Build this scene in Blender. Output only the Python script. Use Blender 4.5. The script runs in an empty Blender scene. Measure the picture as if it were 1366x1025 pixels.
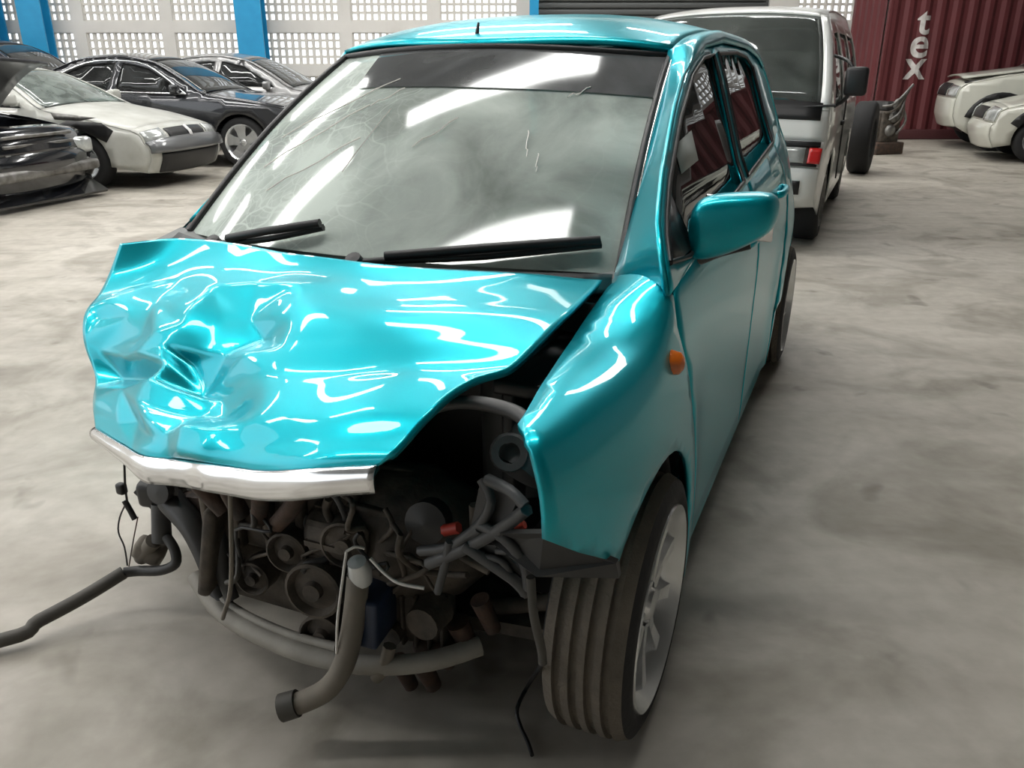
import bpy, bmesh, math, random
import numpy as np
from mathutils import Vector, Matrix
from mathutils.geometry import delaunay_2d_cdt

R = random.Random(7)
scene = bpy.context.scene
COL = scene.collection

# ------------------------------------------------------------------ camera
FPX, PITCH, CAMH, YAW = 1095.0, 0.3715, 1.28, 0.404
CX, CY = -0.4826, 1.6268            # front axle centre of the turquoise hatchback
cd = bpy.data.cameras.new('camera')
cd.sensor_fit = 'HORIZONTAL'
cd.sensor_width = 36.0
cd.lens = 36.0 * FPX / 1366.0
cd.clip_start = 0.05
cd.clip_end = 300
cam = bpy.data.objects.new('camera', cd)
COL.objects.link(cam)
cam.location = (0, 0, CAMH)
cam.rotation_euler = (math.pi / 2 - PITCH, 0, 0)
scene.camera = cam

# ------------------------------------------------------------------ world, exposure
SKYLIGHT, DAYLIGHT = 19.0, 1.6
w = bpy.data.worlds.new('overcast_daylight')
scene.world = w
w.use_nodes = True
w.node_tree.nodes['Background'].inputs[0].default_value = (0.93, 0.97, 1.0, 1)
w.node_tree.nodes['Background'].inputs[1].default_value = DAYLIGHT
vs = scene.view_settings
vs.view_transform = 'Standard'
vs.look = 'None'
vs.exposure = 0.22
vs.gamma = 1.0
vs.use_curve_mapping = False
scene.cycles.use_denoising = True
scene.cycles.max_bounces = 8
scene.cycles.transparent_max_bounces = 16

# ------------------------------------------------------------------ pixel helpers (a pixel gives a direction)
_c, _s = math.cos(YAW), math.sin(YAW)
def ray(x, y):
    a = (x - 683) / FPX
    b = (512.5 - y) / FPX
    return np.array([a, math.cos(PITCH) + b * math.sin(PITCH), -math.sin(PITCH) + b * math.cos(PITCH)])
def w2car(q):
    x, y = q[0] - CX, q[1] - CY
    return np.array([x * _c - y * _s, x * _s + y * _c, q[2]])
CAR_O = w2car((0, 0, CAMH))
def carpt(x, y, axis, val):
    """pixel -> hatchback coordinates on the plane axis=val (0 lateral, 1 back from front axle, 2 up)"""
    d = w2car(np.array([0, 0, CAMH]) + ray(x, y)) - CAR_O
    return CAR_O + d * ((val - CAR_O[axis]) / d[axis])
def floorpt(x, y, z=0.0):
    d = ray(x, y)
    return np.array([0, 0, CAMH]) + d * ((z - CAMH) / d[2])

# ------------------------------------------------------------------ materials
MATS = {}
def mat(name, color=(.5, .5, .5), rough=.5, metal=0.0, coat=0.0, spec=.5, noise=None, bump=None, emit=None, trans=0.0, alpha=1.0, coat_rough=.03):
    """noise=(scale, other colour, contrast), bump=(scale, strength)"""
    m = bpy.data.materials.new(name)
    m.use_nodes = True
    nt = m.node_tree
    b = nt.nodes['Principled BSDF']
    b.inputs['Base Color'].default_value = (*color, 1)
    b.inputs['Roughness'].default_value = rough
    b.inputs['Metallic'].default_value = metal
    b.inputs['Coat Weight'].default_value = coat
    b.inputs['Coat Roughness'].default_value = coat_rough
    b.inputs['Specular IOR Level'].default_value = spec
    b.inputs['Transmission Weight'].default_value = trans
    b.inputs['Alpha'].default_value = alpha
    if emit:
        b.inputs['Emission Color'].default_value = (*emit[0], 1)
        b.inputs['Emission Strength'].default_value = emit[1]
    tc = nt.nodes.new('ShaderNodeTexCoord')
    if noise:
        n = nt.nodes.new('ShaderNodeTexNoise')
        n.inputs['Scale'].default_value = noise[0]
        n.inputs['Detail'].default_value = 6
        r = nt.nodes.new('ShaderNodeValToRGB')
        k = noise[2] if len(noise) > 2 else .2
        r.color_ramp.elements[0].position = .5 - k
        r.color_ramp.elements[1].position = .5 + k
        r.color_ramp.elements[0].color = (*color, 1)
        r.color_ramp.elements[1].color = (*noise[1], 1)
        nt.links.new(tc.outputs['Object'], n.inputs['Vector'])
        nt.links.new(n.outputs['Fac'], r.inputs['Fac'])
        nt.links.new(r.outputs['Color'], b.inputs['Base Color'])
    if bump:
        n = nt.nodes.new('ShaderNodeTexNoise')
        n.inputs['Scale'].default_value = bump[0]
        n.inputs['Detail'].default_value = 4
        bp = nt.nodes.new('ShaderNodeBump')
        bp.inputs['Strength'].default_value = bump[1]
        bp.inputs['Distance'].default_value = .01
        nt.links.new(tc.outputs['Object'], n.inputs['Vector'])
        nt.links.new(n.outputs['Fac'], bp.inputs['Height'])
        nt.links.new(bp.outputs['Normal'], b.inputs['Normal'])
    MATS[name] = m
    return m

def glass_mat(name, tint, dirt_col, dirt, rough=.02, noise_scale=3.0, lo=.3, hi=.7, cracks=False):
    """tinted pane: see-through tint + dust film + reflection at grazing angles"""
    m = bpy.data.materials.new(name)
    m.use_nodes = True
    nt = m.node_tree
    nt.nodes.clear()
    L = nt.links.new
    out = nt.nodes.new('ShaderNodeOutputMaterial')
    tr = nt.nodes.new('ShaderNodeBsdfTransparent')
    tr.inputs[0].default_value = (*tint, 1)
    df = nt.nodes.new('ShaderNodeBsdfDiffuse')
    df.inputs[0].default_value = (*dirt_col, 1)
    gl = nt.nodes.new('ShaderNodeBsdfGlossy')
    gl.inputs['Roughness'].default_value = rough
    gl.inputs[0].default_value = (.95, .97, .97, 1)
    fr = nt.nodes.new('ShaderNodeFresnel')
    fr.inputs[0].default_value = 1.55
    m1 = nt.nodes.new('ShaderNodeMixShader')
    m2 = nt.nodes.new('ShaderNodeMixShader')
    tc = nt.nodes.new('ShaderNodeTexCoord')
    n = nt.nodes.new('ShaderNodeTexNoise')
    n.inputs['Scale'].default_value = noise_scale
    n.inputs['Detail'].default_value = 7
    n.inputs['Distortion'].default_value = .8
    L(tc.outputs['Object'], n.inputs['Vector'])
    mr = nt.nodes.new('ShaderNodeMapRange')
    mr.inputs[1].default_value = lo
    mr.inputs[2].default_value = hi
    mr.inputs[3].default_value = dirt * .55
    mr.inputs[4].default_value = min(1, dirt * 1.45)
    L(n.outputs['Fac'], mr.inputs[0])
    fac = mr.outputs[0]
    if cracks:
        # cracked laminated screen: denser crazing on the passenger side where it was hit
        mp = nt.nodes.new('ShaderNodeMapping')
        L(tc.outputs['Object'], mp.inputs[0])
        nz = nt.nodes.new('ShaderNodeTexNoise')
        nz.inputs['Scale'].default_value = 2.5
        nz.inputs['Detail'].default_value = 3
        L(tc.outputs['Object'], nz.inputs['Vector'])
        vm = nt.nodes.new('ShaderNodeVectorMath')
        vm.operation = 'MULTIPLY_ADD'
        vm.inputs[1].default_value = (.35, .35, .35)
        L(nz.outputs['Color'], vm.inputs[0])
        L(mp.outputs[0], vm.inputs[2])
        tot = None
        for sc, wd, amt in ((4, .008, .40), (9, .012, .22), (23, .03, .16)):
            vo = nt.nodes.new('ShaderNodeTexVoronoi')
            vo.feature = 'DISTANCE_TO_EDGE'
            vo.inputs['Scale'].default_value = sc
            L(vm.outputs[0], vo.inputs['Vector'])
            q = nt.nodes.new('ShaderNodeMapRange')
            q.inputs[1].default_value = 0
            q.inputs[2].default_value = wd * 2
            q.inputs[3].default_value = amt
            q.inputs[4].default_value = 0
            L(vo.outputs['Distance'], q.inputs[0])
            if tot is None:
                tot = q.outputs[0]
            else:
                ad = nt.nodes.new('ShaderNodeMath')
                ad.operation = 'ADD'
                L(tot, ad.inputs[0]); L(q.outputs[0], ad.inputs[1])
                tot = ad.outputs[0]
        sx = nt.nodes.new('ShaderNodeSeparateXYZ')
        L(tc.outputs['Object'], sx.inputs[0])
        g = nt.nodes.new('ShaderNodeMapRange')
        g.interpolation_type = 'SMOOTHSTEP'
        g.inputs[1].default_value = .12
        g.inputs[2].default_value = -.42
        g.inputs[3].default_value = .06
        g.inputs[4].default_value = 1.0
        L(sx.outputs[0], g.inputs[0])
        mu = nt.nodes.new('ShaderNodeMath'); mu.operation = 'MULTIPLY'
        L(tot, mu.inputs[0]); L(g.outputs[0], mu.inputs[1])
        hz = nt.nodes.new('ShaderNodeMath'); hz.operation = 'MULTIPLY_ADD'
        L(g.outputs[0], hz.inputs[0]); hz.inputs[1].default_value = .26; L(fac, hz.inputs[2])
        ad = nt.nodes.new('ShaderNodeMath'); ad.operation = 'ADD'; ad.use_clamp = True
        L(hz.outputs[0], ad.inputs[0]); L(mu.outputs[0], ad.inputs[1])
        fac = ad.outputs[0]
    L(fac, m1.inputs[0])
    L(tr.outputs[0], m1.inputs[1])
    L(df.outputs[0], m1.inputs[2])
    L(fr.outputs[0], m2.inputs[0])
    L(m1.outputs[0], m2.inputs[1])
    L(gl.outputs[0], m2.inputs[2])
    L(m2.outputs[0], out.inputs[0])
    MATS[name] = m
    return m

mat('paint', (0.0, .375, .46), .36, .72, .6, spec=.25, noise=(900, (0.0, .465, .56), .3), coat_rough=.02)
mat('primer', (.02, .09, .10), .7)
mat('chrome', (.86, .87, .88), .16, 1.0, noise=(14, (.7, .7, .71), .3))
mat('trim_black', (.012, .012, .013), .45)
mat('rubber', (.014, .014, .015), .8, bump=(60, .15))
mat('tread', (.17, .145, .115), .9, noise=(22, (.10, .088, .072), .3), bump=(120, .35))
mat('alloy', (.78, .79, .80), .25, .8)
mat('alloy_dark', (.10, .10, .105), .4, .8)
mat('amber', (.75, .16, .01), .25, coat=.8)
mat('red_lens', (.45, .012, .012), .25, coat=.8)
mat('clear_lens', (.75, .77, .76), .12, .2, coat=1)
mat('grimy_metal', (.15, .125, .10), .7, .25, noise=(16, (.03, .027, .024), .25), bump=(30, .4))
mat('rusty_metal', (.11, .065, .045), .75, .2, noise=(20, (.04, .034, .03), .2), bump=(40, .4))
mat('black_plastic', (.02, .02, .021), .5, noise=(9, (.045, .044, .042), .25))
mat('grey_plastic', (.085, .086, .088), .5, noise=(12, (.05, .05, .05), .3))
mat('blue_plastic', (.02, .035, .075), .35)
mat('hose_rubber', (.05, .047, .042), .6, noise=(12, (.085, .078, .065), .3))
mat('dusty_hose', (.24, .21, .17), .75, noise=(12, (.14, .125, .105), .3))
mat('bar_grey', (.36, .34, .30), .65, .1, noise=(15, (.22, .205, .18), .3))
mat('wire_white', (.72, .70, .66), .5)
mat('wire_red', (.5, .05, .03), .5)
mat('seat_fabric', (.16, .165, .165), .9, noise=(30, (.11, .11, .115), .3))
mat('dash_grey', (.20, .205, .20), .7)
mat('airbag_cloth', (.82, .82, .78), .8, bump=(9, .5))
mat('sticker', (.46, .5, .48), .6)
mat('steel_blue', (.012, .26, .52), .4, noise=(5, (.02, .32, .6), .3))
mat('wall_pale', (.62, .60, .57), .85, noise=(2.2, (.70, .68, .65), .3), bump=(25, .15))
mat('vent_pale', (.60, .57, .53), .85, noise=(3, (.68, .66, .62), .3))
mat('shutter_grey', (.10, .105, .105), .5, .3)
mat('ceiling_sheet', (.15, .155, .15), .7, 0)
mat('wall_dull', (.34, .33, .31), .9, noise=(1.5, (.40, .385, .37), .3))
mat('steel_grey', (.22, .23, .23), .5, .5)
mat('container_red', (.14, .026, .030), .6, noise=(1.6, (.10, .020, .023), .3), bump=(14, .15))
mat('container_dark', (.07, .018, .02), .6)
mat('lettering_white', (.74, .72, .70), .7, noise=(9, (.5, .46, .44), .2))
mat('white_paint', (.74, .75, .73), .3, 0, .8, noise=(3, (.66, .67, .65), .35))
mat('dirty_white', (.62, .625, .59), .42, 0, .4, noise=(4, (.40, .40, .36), .3))
mat('pearl_white', (.66, .66, .58), .3, 0, .7, noise=(3, (.56, .56, .5), .3))
mat('black_paint', (.008, .009, .012), .16, 0, 1.0)
mat('navy_paint', (.008, .010, .018), .4, 0, .5)
mat('charcoal_paint', (.035, .037, .042), .25, .5, 1.0)
mat('silver_paint', (.30, .30, .30), .35, .6, .8)
mat('grey_paint', (.15, .155, .16), .35, .5, .8)
mat('bare_metal', (.34, .34, .33), .5, .8, noise=(11, (.12, .11, .1), .25))
mat('headlamp', (.62, .65, .64), .12, .3, coat=1, noise=(14, (.3, .31, .3), .3))
mat('plate_white', (.7, .7, .7), .5)
mat('skylight_sheet', (.9, .92, .92), .6, emit=((1.0, .985, .95), SKYLIGHT))
glass_mat('windscreen_glass', (.55, .65, .60), (.60, .67, .62), .62, .07, 3.2, .35, .7, cracks=True)  # pale film is dust, with some ceiling reflection put into its colour
glass_mat('sunband_glass', (.10, .11, .11), (.17, .175, .18), .62, .08, 3.0, .35, .7)
glass_mat('side_glass', (.20, .21, .22), (.26, .25, .25), .10, .015, 4, .3, .7)
glass_mat('dark_glass', (.10, .115, .12), (.25, .26, .26), .10, .02, 4, .3, .7)
glass_mat('pale_glass', (.42, .50, .46), (.40, .46, .43), .42, .03, 5, .3, .7)
glass_mat('van_glass', (.30, .34, .32), (.30, .33, .31), .24, .02, 3, .3, .7)

def floor_material():
    m = bpy.data.materials.new('worn_concrete')
    m.use_nodes = True
    nt = m.node_tree
    L = nt.links.new
    b = nt.nodes['Principled BSDF']
    tc = nt.nodes.new('ShaderNodeTexCoord')
    def noise(scale, detail=6, dist=0.0, vec=None):
        n = nt.nodes.new('ShaderNodeTexNoise')
        n.inputs['Scale'].default_value = scale
        n.inputs['Detail'].default_value = detail
        n.inputs['Distortion'].default_value = dist
        L(vec if vec else tc.outputs['Object'], n.inputs['Vector'])
        return n.outputs['Fac']
    def ramp(fac, p0, c0, p1, c1):
        r = nt.nodes.new('ShaderNodeValToRGB')
        r.color_ramp.elements[0].position = p0
        r.color_ramp.elements[1].position = p1
        r.color_ramp.elements[0].color = (*c0, 1)
        r.color_ramp.elements[1].color = (*c1, 1)
        L(fac, r.inputs[0])
        return r.outputs[0]
    def mul(a, bb, f=1.0):
        x = nt.nodes.new('ShaderNodeMix')
        x.data_type = 'RGBA'
        x.blend_type = 'MULTIPLY'
        x.inputs[0].default_value = f
        L(a, x.inputs[6]); L(bb, x.inputs[7])
        return x.outputs[2]
    base = ramp(noise(.55, 5, .6), .3, (.425, .395, .345), .72, (.555, .52, .465))
    fine = ramp(noise(14, 8), .3, (.82, .81, .79), .65, (1, 1, 1))
    blot = ramp(noise(1.7, 7, 1.4), .36, (.58, .57, .54), .54, (1, 1, 1))
    mp = nt.nodes.new('ShaderNodeMapping')
    mp.inputs['Rotation'].default_value = (0, 0, .5)
    mp.inputs['Scale'].default_value = (.5, 4.0, 1)
    L(tc.outputs['Object'], mp.inputs[0])
    sweep = ramp(noise(1.3, 6, .5, mp.outputs[0]), .33, (.80, .79, .77), .6, (1, 1, 1))
    spots = ramp(noise(3.6, 3, .3), .27, (.42, .40, .37), .35, (1, 1, 1))
    c = mul(mul(mul(mul(base, fine, .8), blot, .75), sweep, .7), spots, .7)
    L(c, b.inputs['Base Color'])
    rr = nt.nodes.new('ShaderNodeMapRange')
    rr.inputs[3].default_value = .38
    rr.inputs[4].default_value = .72
    L(noise(2.2, 5), rr.inputs[0])
    L(rr.outputs[0], b.inputs['Roughness'])
    bp = nt.nodes.new('ShaderNodeBump')
    bp.inputs['Strength'].default_value = .12
    bp.inputs['Distance'].default_value = .01
    L(noise(20, 6), bp.inputs['Height'])
    L(bp.outputs[0], b.inputs['Normal'])
    MATS['floor'] = m
floor_material()

# ------------------------------------------------------------------ mesh helpers
def tag(o, label=None, cat=None, group=None, kind=None):
    if label: o['label'] = label
    if cat: o['category'] = cat
    if group: o['group'] = group
    if kind: o['kind'] = kind
    return o
def empty(name, loc, rz=0.0):
    o = bpy.data.objects.new(name, None)
    o.empty_display_size = .2
    o.location = loc
    o.rotation_euler = (0, 0, rz)
    COL.objects.link(o)
    return o
def meshobj(name, verts, faces, m, parent=None, smooth=True, angle=None, solid=None, label=None):
    me = bpy.data.meshes.new(name)
    me.from_pydata([tuple(map(float, v)) for v in verts], [], faces)
    me.validate()
    me.update()
    if m: me.materials.append(MATS[m])
    if smooth:
        me.polygons.foreach_set('use_smooth', [True] * len(me.polygons))
        if angle is not None:
            me.set_sharp_from_angle(angle=math.radians(angle))
    o = bpy.data.objects.new(name, me)
    COL.objects.link(o)
    if parent: o.parent = parent
    if solid:
        md = o.modifiers.new('thickness', 'SOLIDIFY')
        md.thickness = solid
        md.offset = -1
    if label: o['label'] = label
    return o
def copytree(o, parent=None):
    c = o.copy()
    COL.objects.link(c)
    c.parent = parent
    for ch in list(o.children):
        copytree(ch, c)
    return c

class MB:
    """collects simple shapes into one mesh"""
    def __init__(s):
        s.v = []; s.f = []
    def add(s, vs_, fs_, M=None):
        k = len(s.v)
        for p in vs_:
            s.v.append(tuple(M @ Vector(p)) if M is not None else tuple(p))
        for f in fs_:
            s.f.append([i + k for i in f])
        return s
    def box(s, c, d, rot=(0, 0, 0), bev=0.0):
        bm = bmesh.new()
        bmesh.ops.create_cube(bm, size=1)
        bmesh.ops.scale(bm, vec=d, verts=bm.verts)
        if bev:
            bmesh.ops.bevel(bm, geom=bm.edges[:], offset=min(bev, min(d) * .45), segments=2, affect='EDGES', profile=.5)
        from mathutils import Euler
        M = Matrix.Translation(c) @ Euler(rot).to_matrix().to_4x4()
        bm.verts.ensure_lookup_table()
        s.add([v.co for v in bm.verts], [[v.index for v in f.verts] for f in bm.faces], M)
        bm.free()
        return s
    def lathe(s, prof, c, axis=(0, 0, 1), n=24, a0=0.0, a1=2 * math.pi):
        """prof: list of (radius, height along axis)"""
        ax = Vector(axis).normalized()
        t = Vector((0, 0, 1)) if abs(ax.z) < .9 else Vector((1, 0, 0))
        e1 = ax.cross(t).normalized()
        e2 = ax.cross(e1)
        closed = abs((a1 - a0) - 2 * math.pi) < 1e-6
        cols = n if closed else n + 1
        vs_ = []
        for i in range(cols):
            a = a0 + (a1 - a0) * i / n
            for r, h in prof:
                p = Vector(c) + ax * h + (e1 * math.cos(a) + e2 * math.sin(a)) * r
                vs_.append(tuple(p))
        m = len(prof)
        fs_ = []
        for i in range(n):
            j = (i + 1) % cols
            for k in range(m - 1):
                fs_.append([i * m + k, j * m + k, j * m + k + 1, i * m + k + 1])
        return s.add(vs_, fs_)
    def cyl(s, p0, p1, r0, r1=None, n=14):
        r1 = r0 if r1 is None else r1
        p0 = Vector(p0); p1 = Vector(p1)
        d = (p1 - p0).length
        return s.lathe([(0.0001, 0), (r0, 0), (r1, d), (0.0001, d)], p0, p1 - p0, n)
    def tube(s, pts, r, n=8, smooth=4):
        P = curve(pts, smooth) if smooth else [Vector(p) for p in pts]
        rr = r if callable(r) else (lambda t: r)
        vs_ = []; fs_ = []
        prev = None
        for i, p in enumerate(P):
            d = (P[min(i + 1, len(P) - 1)] - P[max(i - 1, 0)])
            if d.length < 1e-9: d = Vector((0, 0, 1))
            d.normalize()
            if prev is None:
                t = Vector((0, 0, 1)) if abs(d.z) < .9 else Vector((1, 0, 0))
                e1 = d.cross(t).normalized()
            else:
                e1 = (prev - d * prev.dot(d)).normalized()
            prev = e1
            e2 = d.cross(e1)
            q = rr(i / max(1, len(P) - 1))
            for k in range(n):
                a = 2 * math.pi * k / n
                vs_.append(tuple(p + (e1 * math.cos(a) + e2 * math.sin(a)) * q))
        for i in range(len(P) - 1):
            for k in range(n):
                fs_.append([i * n + k, i * n + (k + 1) % n, (i + 1) * n + (k + 1) % n, (i + 1) * n + k])
        fs_.append(list(range(n))[::-1])
        fs_.append([(len(P) - 1) * n + k for k in range(n)])
        return s.add(vs_, fs_)
    def plate(s, pts, thick, nrm):
        """flat polygon with thickness along nrm"""
        k = len(pts)
        d = Vector(nrm).normalized() * thick
        vs_ = [Vector(p) for p in pts] + [Vector(p) + d for p in pts]
        fs_ = [list(range(k))[::-1], list(range(k, 2 * k))] + [[i, (i + 1) % k, k + (i + 1) % k, k + i] for i in range(k)]
        return s.add(vs_, fs_)
    def build(s, name, m, parent=None, smooth=True, angle=62, solid=None, label=None):
        return meshobj(name, s.v, s.f, m, parent, smooth, angle, solid, label)

def curve(pts, sub=4):
    """Catmull-Rom through points"""
    P = [Vector(p) for p in pts]
    if len(P) < 3: sub = max(1, sub)
    out = []
    for i in range(len(P) - 1):
        p0 = P[max(i - 1, 0)]; p1 = P[i]; p2 = P[i + 1]; p3 = P[min(i + 2, len(P) - 1)]
        for k in range(sub):
            t = k / sub
            out.append(.5 * ((2 * p1) + (-p0 + p2) * t + (2 * p0 - 5 * p1 + 4 * p2 - p3) * t * t + (-p0 + 3 * p1 - 3 * p2 + p3) * t ** 3))
    out.append(P[-1])
    return out
def spl(xs, ys):
    """smooth monotone (pchip) interpolation"""
    xs = np.array(xs, float); ys = np.array(ys, float)
    h = np.diff(xs); dl = np.diff(ys) / h
    m = np.zeros(len(xs))
    for i in range(1, len(xs) - 1):
        if dl[i - 1] * dl[i] > 0:
            w1 = 2 * h[i] + h[i - 1]; w2 = h[i] + 2 * h[i - 1]
            m[i] = (w1 + w2) / (w1 / dl[i - 1] + w2 / dl[i])
    m[0] = dl[0]; m[-1] = dl[-1]
    def f(x):
        x = min(max(x, xs[0]), xs[-1])
        i = min(int(np.searchsorted(xs, x, 'right')) - 1, len(xs) - 2)
        t = (x - xs[i]) / h[i]
        return float((2 * t ** 3 - 3 * t ** 2 + 1) * ys[i] + (t ** 3 - 2 * t ** 2 + t) * h[i] * m[i] + (-2 * t ** 3 + 3 * t ** 2) * ys[i + 1] + (t ** 3 - t ** 2) * h[i] * m[i + 1])
    return f
def sstep(a, b, x):
    t = min(max((x - a) / (b - a), 0), 1)
    return t * t * (3 - 2 * t)
def inpoly(p, poly):
    x, y = p
    r = False
    j = len(poly) - 1
    for i in range(len(poly)):
        xi, yi = poly[i]; xj, yj = poly[j]
        if (yi > y) != (yj > y) and x < (xj - xi) * (y - yi) / (yj - yi) + xi:
            r = not r
        j = i
    return r
def densify(poly, step):
    out = []
    for i, p in enumerate(poly):
        q = poly[(i + 1) % len(poly)]
        n = max(1, int(math.hypot(q[0] - p[0], q[1] - p[1]) / step))
        for k in range(n):
            out.append((p[0] + (q[0] - p[0]) * k / n, p[1] + (q[1] - p[1]) * k / n))
    return out
def arc(c, r, a0, a1, n=14):
    return [(c[0] + r * math.cos(math.radians(a0 + (a1 - a0) * i / n)), c[1] + r * math.sin(math.radians(a0 + (a1 - a0) * i / n))) for i in range(n + 1)]
def panel2d(poly, holes=(), step=.05):
    """triangulated flat outline with holes -> 2D verts, tris"""
    loops = [densify(poly, step)] + [densify(h, step) for h in holes]
    vs_ = []; es = []
    for lp in loops:
        k = len(vs_)
        vs_ += [Vector(p) for p in lp]
        es += [(k + i, k + (i + 1) % len(lp)) for i in range(len(lp))]
    allp = np.array([tuple(p) for p in vs_])
    xs = np.arange(allp[:, 0].min(), allp[:, 0].max(), step)
    ys = np.arange(allp[:, 1].min(), allp[:, 1].max(), step)
    for x in xs:
        for y in ys:
            if inpoly((x, y), loops[0]) and not any(inpoly((x, y), h) for h in loops[1:]):
                if np.min((allp[:, 0] - x) ** 2 + (allp[:, 1] - y) ** 2) > (step * .45) ** 2:
                    vs_.append(Vector((x, y)))
    v, e, f, *_ = delaunay_2d_cdt(vs_, es, [], 0, 1e-5)
    keep = []
    for t in f:
        cx = sum(v[i].x for i in t) / len(t); cy = sum(v[i].y for i in t) / len(t)
        if inpoly((cx, cy), loops[0]) and not any(inpoly((cx, cy), h) for h in loops[1:]):
            keep.append(list(t))
    return v, keep
def panel(name, poly, surf, m, parent, holes=(), step=.05, solid=.012, mirror=False, label=None):
    """outline in (v, w) laid on surf(v, w) -> (x, y, z)"""
    v, f = panel2d(poly, holes, step)
    P = [surf(a.x, a.y) for a in v]
    sg = -1 if mirror else 1
    P = [(sg * p[0], p[1], p[2]) for p in P]
    # outward normal: face winding towards +x on the right side
    t = f[0]
    a, b, c = (Vector(P[i]) for i in t)
    if (b - a).cross(c - a).x * sg < 0:
        f = [q[::-1] for q in f]
    return meshobj(name, P, f, m, parent, True, None, solid, label)
def grid(name, fn, nu, nv, m, parent=None, solid=None, flip=False, label=None, angle=None):
    """fn(a, b), a and b in 0..1"""
    P = [fn(i / nu, j / nv) for i in range(nu + 1) for j in range(nv + 1)]
    f = []
    for i in range(nu):
        for j in range(nv):
            q = [i * (nv + 1) + j, (i + 1) * (nv + 1) + j, (i + 1) * (nv + 1) + j + 1, i * (nv + 1) + j + 1]
            f.append(q[::-1] if flip else q)
    return meshobj(name, P, f, m, parent, True, angle, solid, label)

# ================================================================== the building
WALL_Y = 17.5
def structure(o):
    o['kind'] = 'structure'
    return o
structure(meshobj('floor', [(-16, -9, 0), (16, -9, 0), (16, 24, 0), (-16, 24, 0), (-16, -9, -.2), (16, -9, -.2), (16, 24, -.2), (-16, 24, -.2)],
    [[0, 1, 2, 3], [7, 6, 5, 4], [0, 4, 5, 1], [1, 5, 6, 2], [2, 6, 7, 3], [3, 7, 4, 0]], 'floor', smooth=False))

# rear wall: plastered piers and bands around panels of small ventilation openings
rows = [(.46, 1.06), (1.27, 1.86), (2.07, 2.66), (2.87, 3.46), (3.67, 4.26), (4.47, 5.06)]
PW, PP = 1.50, 1.74
ks = list(range(-5, 3)) + [6, 7, 8, 9]
xl = [-4.88 + PP * k for k in ks]
wb = MB()
zb = [0] + [z for r_ in rows for z in r_] + [6.3]
xlo, xhi = -13.6, -4.88 + PP * 2 + PW + .24
def wbox(x0, x1, z0, z1, y0=WALL_Y, t=.16):
    wb.box(((x0 + x1) / 2, y0 + t / 2, (z0 + z1) / 2), (x1 - x0, t, z1 - z0))
for x0, x1, xs_ in ((xlo, xhi, [x for x in xl if x < 1]), (5.0, 13.0, [x for x in xl if x > 4])):
    for i in range(0, len(zb), 2):
        wbox(x0, x1, zb[i], zb[i + 1])
    for z0, z1 in rows:
        e = [x0] + [q for x in xs_ for q in (x, x + PW)] + [x1]
        for i in range(0, len(e), 2):
            if e[i + 1] - e[i] > .01: wbox(e[i], e[i + 1], z0, z1)
wbox(xhi, 5.0, 4.1, 6.3)
wall_back = structure(wb.build('wall_back', 'wall_pale', smooth=False))
vm_ = MB()
nx, nz, bar = 11, 4, .045
H_ = rows[0][1] - rows[0][0]
for i in range(nx + 1):
    vm_.box((PW * i / nx, .05, H_ / 2), (bar, .09, H_))
for j in range(nz + 1):
    vm_.box((PW / 2, .055, H_ * j / nz), (PW, .075, bar))
vent0 = None
for x in xl:
    for z0, z1 in rows:
        if vent0 is None:
            vent0 = vm_.build('vent_panel', 'vent_pale', wall_back, smooth=False)
            o = vent0
        else:
            o = vent0.copy(); COL.objects.link(o); o.parent = wall_back
        o.location = (x, WALL_Y + .02, z0)

# roller shutter
sh = structure(MB().box(((xhi + 5) / 2, WALL_Y + .12, 2.05), (5 - xhi, .05, 4.1)).build('door_1', 'shutter_grey', smooth=False))
s0 = None
for k in range(34):
    if s0 is None:
        s0 = MB().box(((xhi + 5) / 2, WALL_Y + .07, 0), (5 - xhi - .1, .05, .10), bev=.02).build('slat', 'shutter_grey', sh)
        o = s0
    else:
        o = s0.copy(); COL.objects.link(o); o.parent = sh
    o.location = (0, 0, .07 + k * .12)

def column(x, wdt, dep, label, y=WALL_Y - .35):
    t = .035
    e = empty('steel_column', (x, y, 0))
    tag(e, label, 'column', 'blue steel columns along the rear wall')
    MB().box((0, -dep / 2, 3.1), (wdt, t, 6.2)).build('flange', 'steel_blue', e, smooth=False)
    MB().box((0, dep / 2, 3.1), (wdt, t, 6.2)).build('flange', 'steel_blue', e, smooth=False)
    MB().box((0, 0, 3.1), (t, dep - t, 6.2)).build('web', 'steel_blue', e, smooth=False)
    MB().box((0, 0, .02), (wdt * 1.3, dep * 1.4, .04)).build('base_plate', 'steel_blue', e, smooth=False)
    return e
column(-4.99, .50, .30, 'bright blue steel column standing in front of the middle of the pierced wall')
column(-9.12, .46, .30, 'wider blue steel column of the close pair behind the wrecked black car')
column(-9.95, .34, .30, 'narrower blue steel column of the close pair behind the wrecked black car')
column(.42, .17, .17, 'slim blue steel post at the edge of the grey roller shutter')

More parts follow.
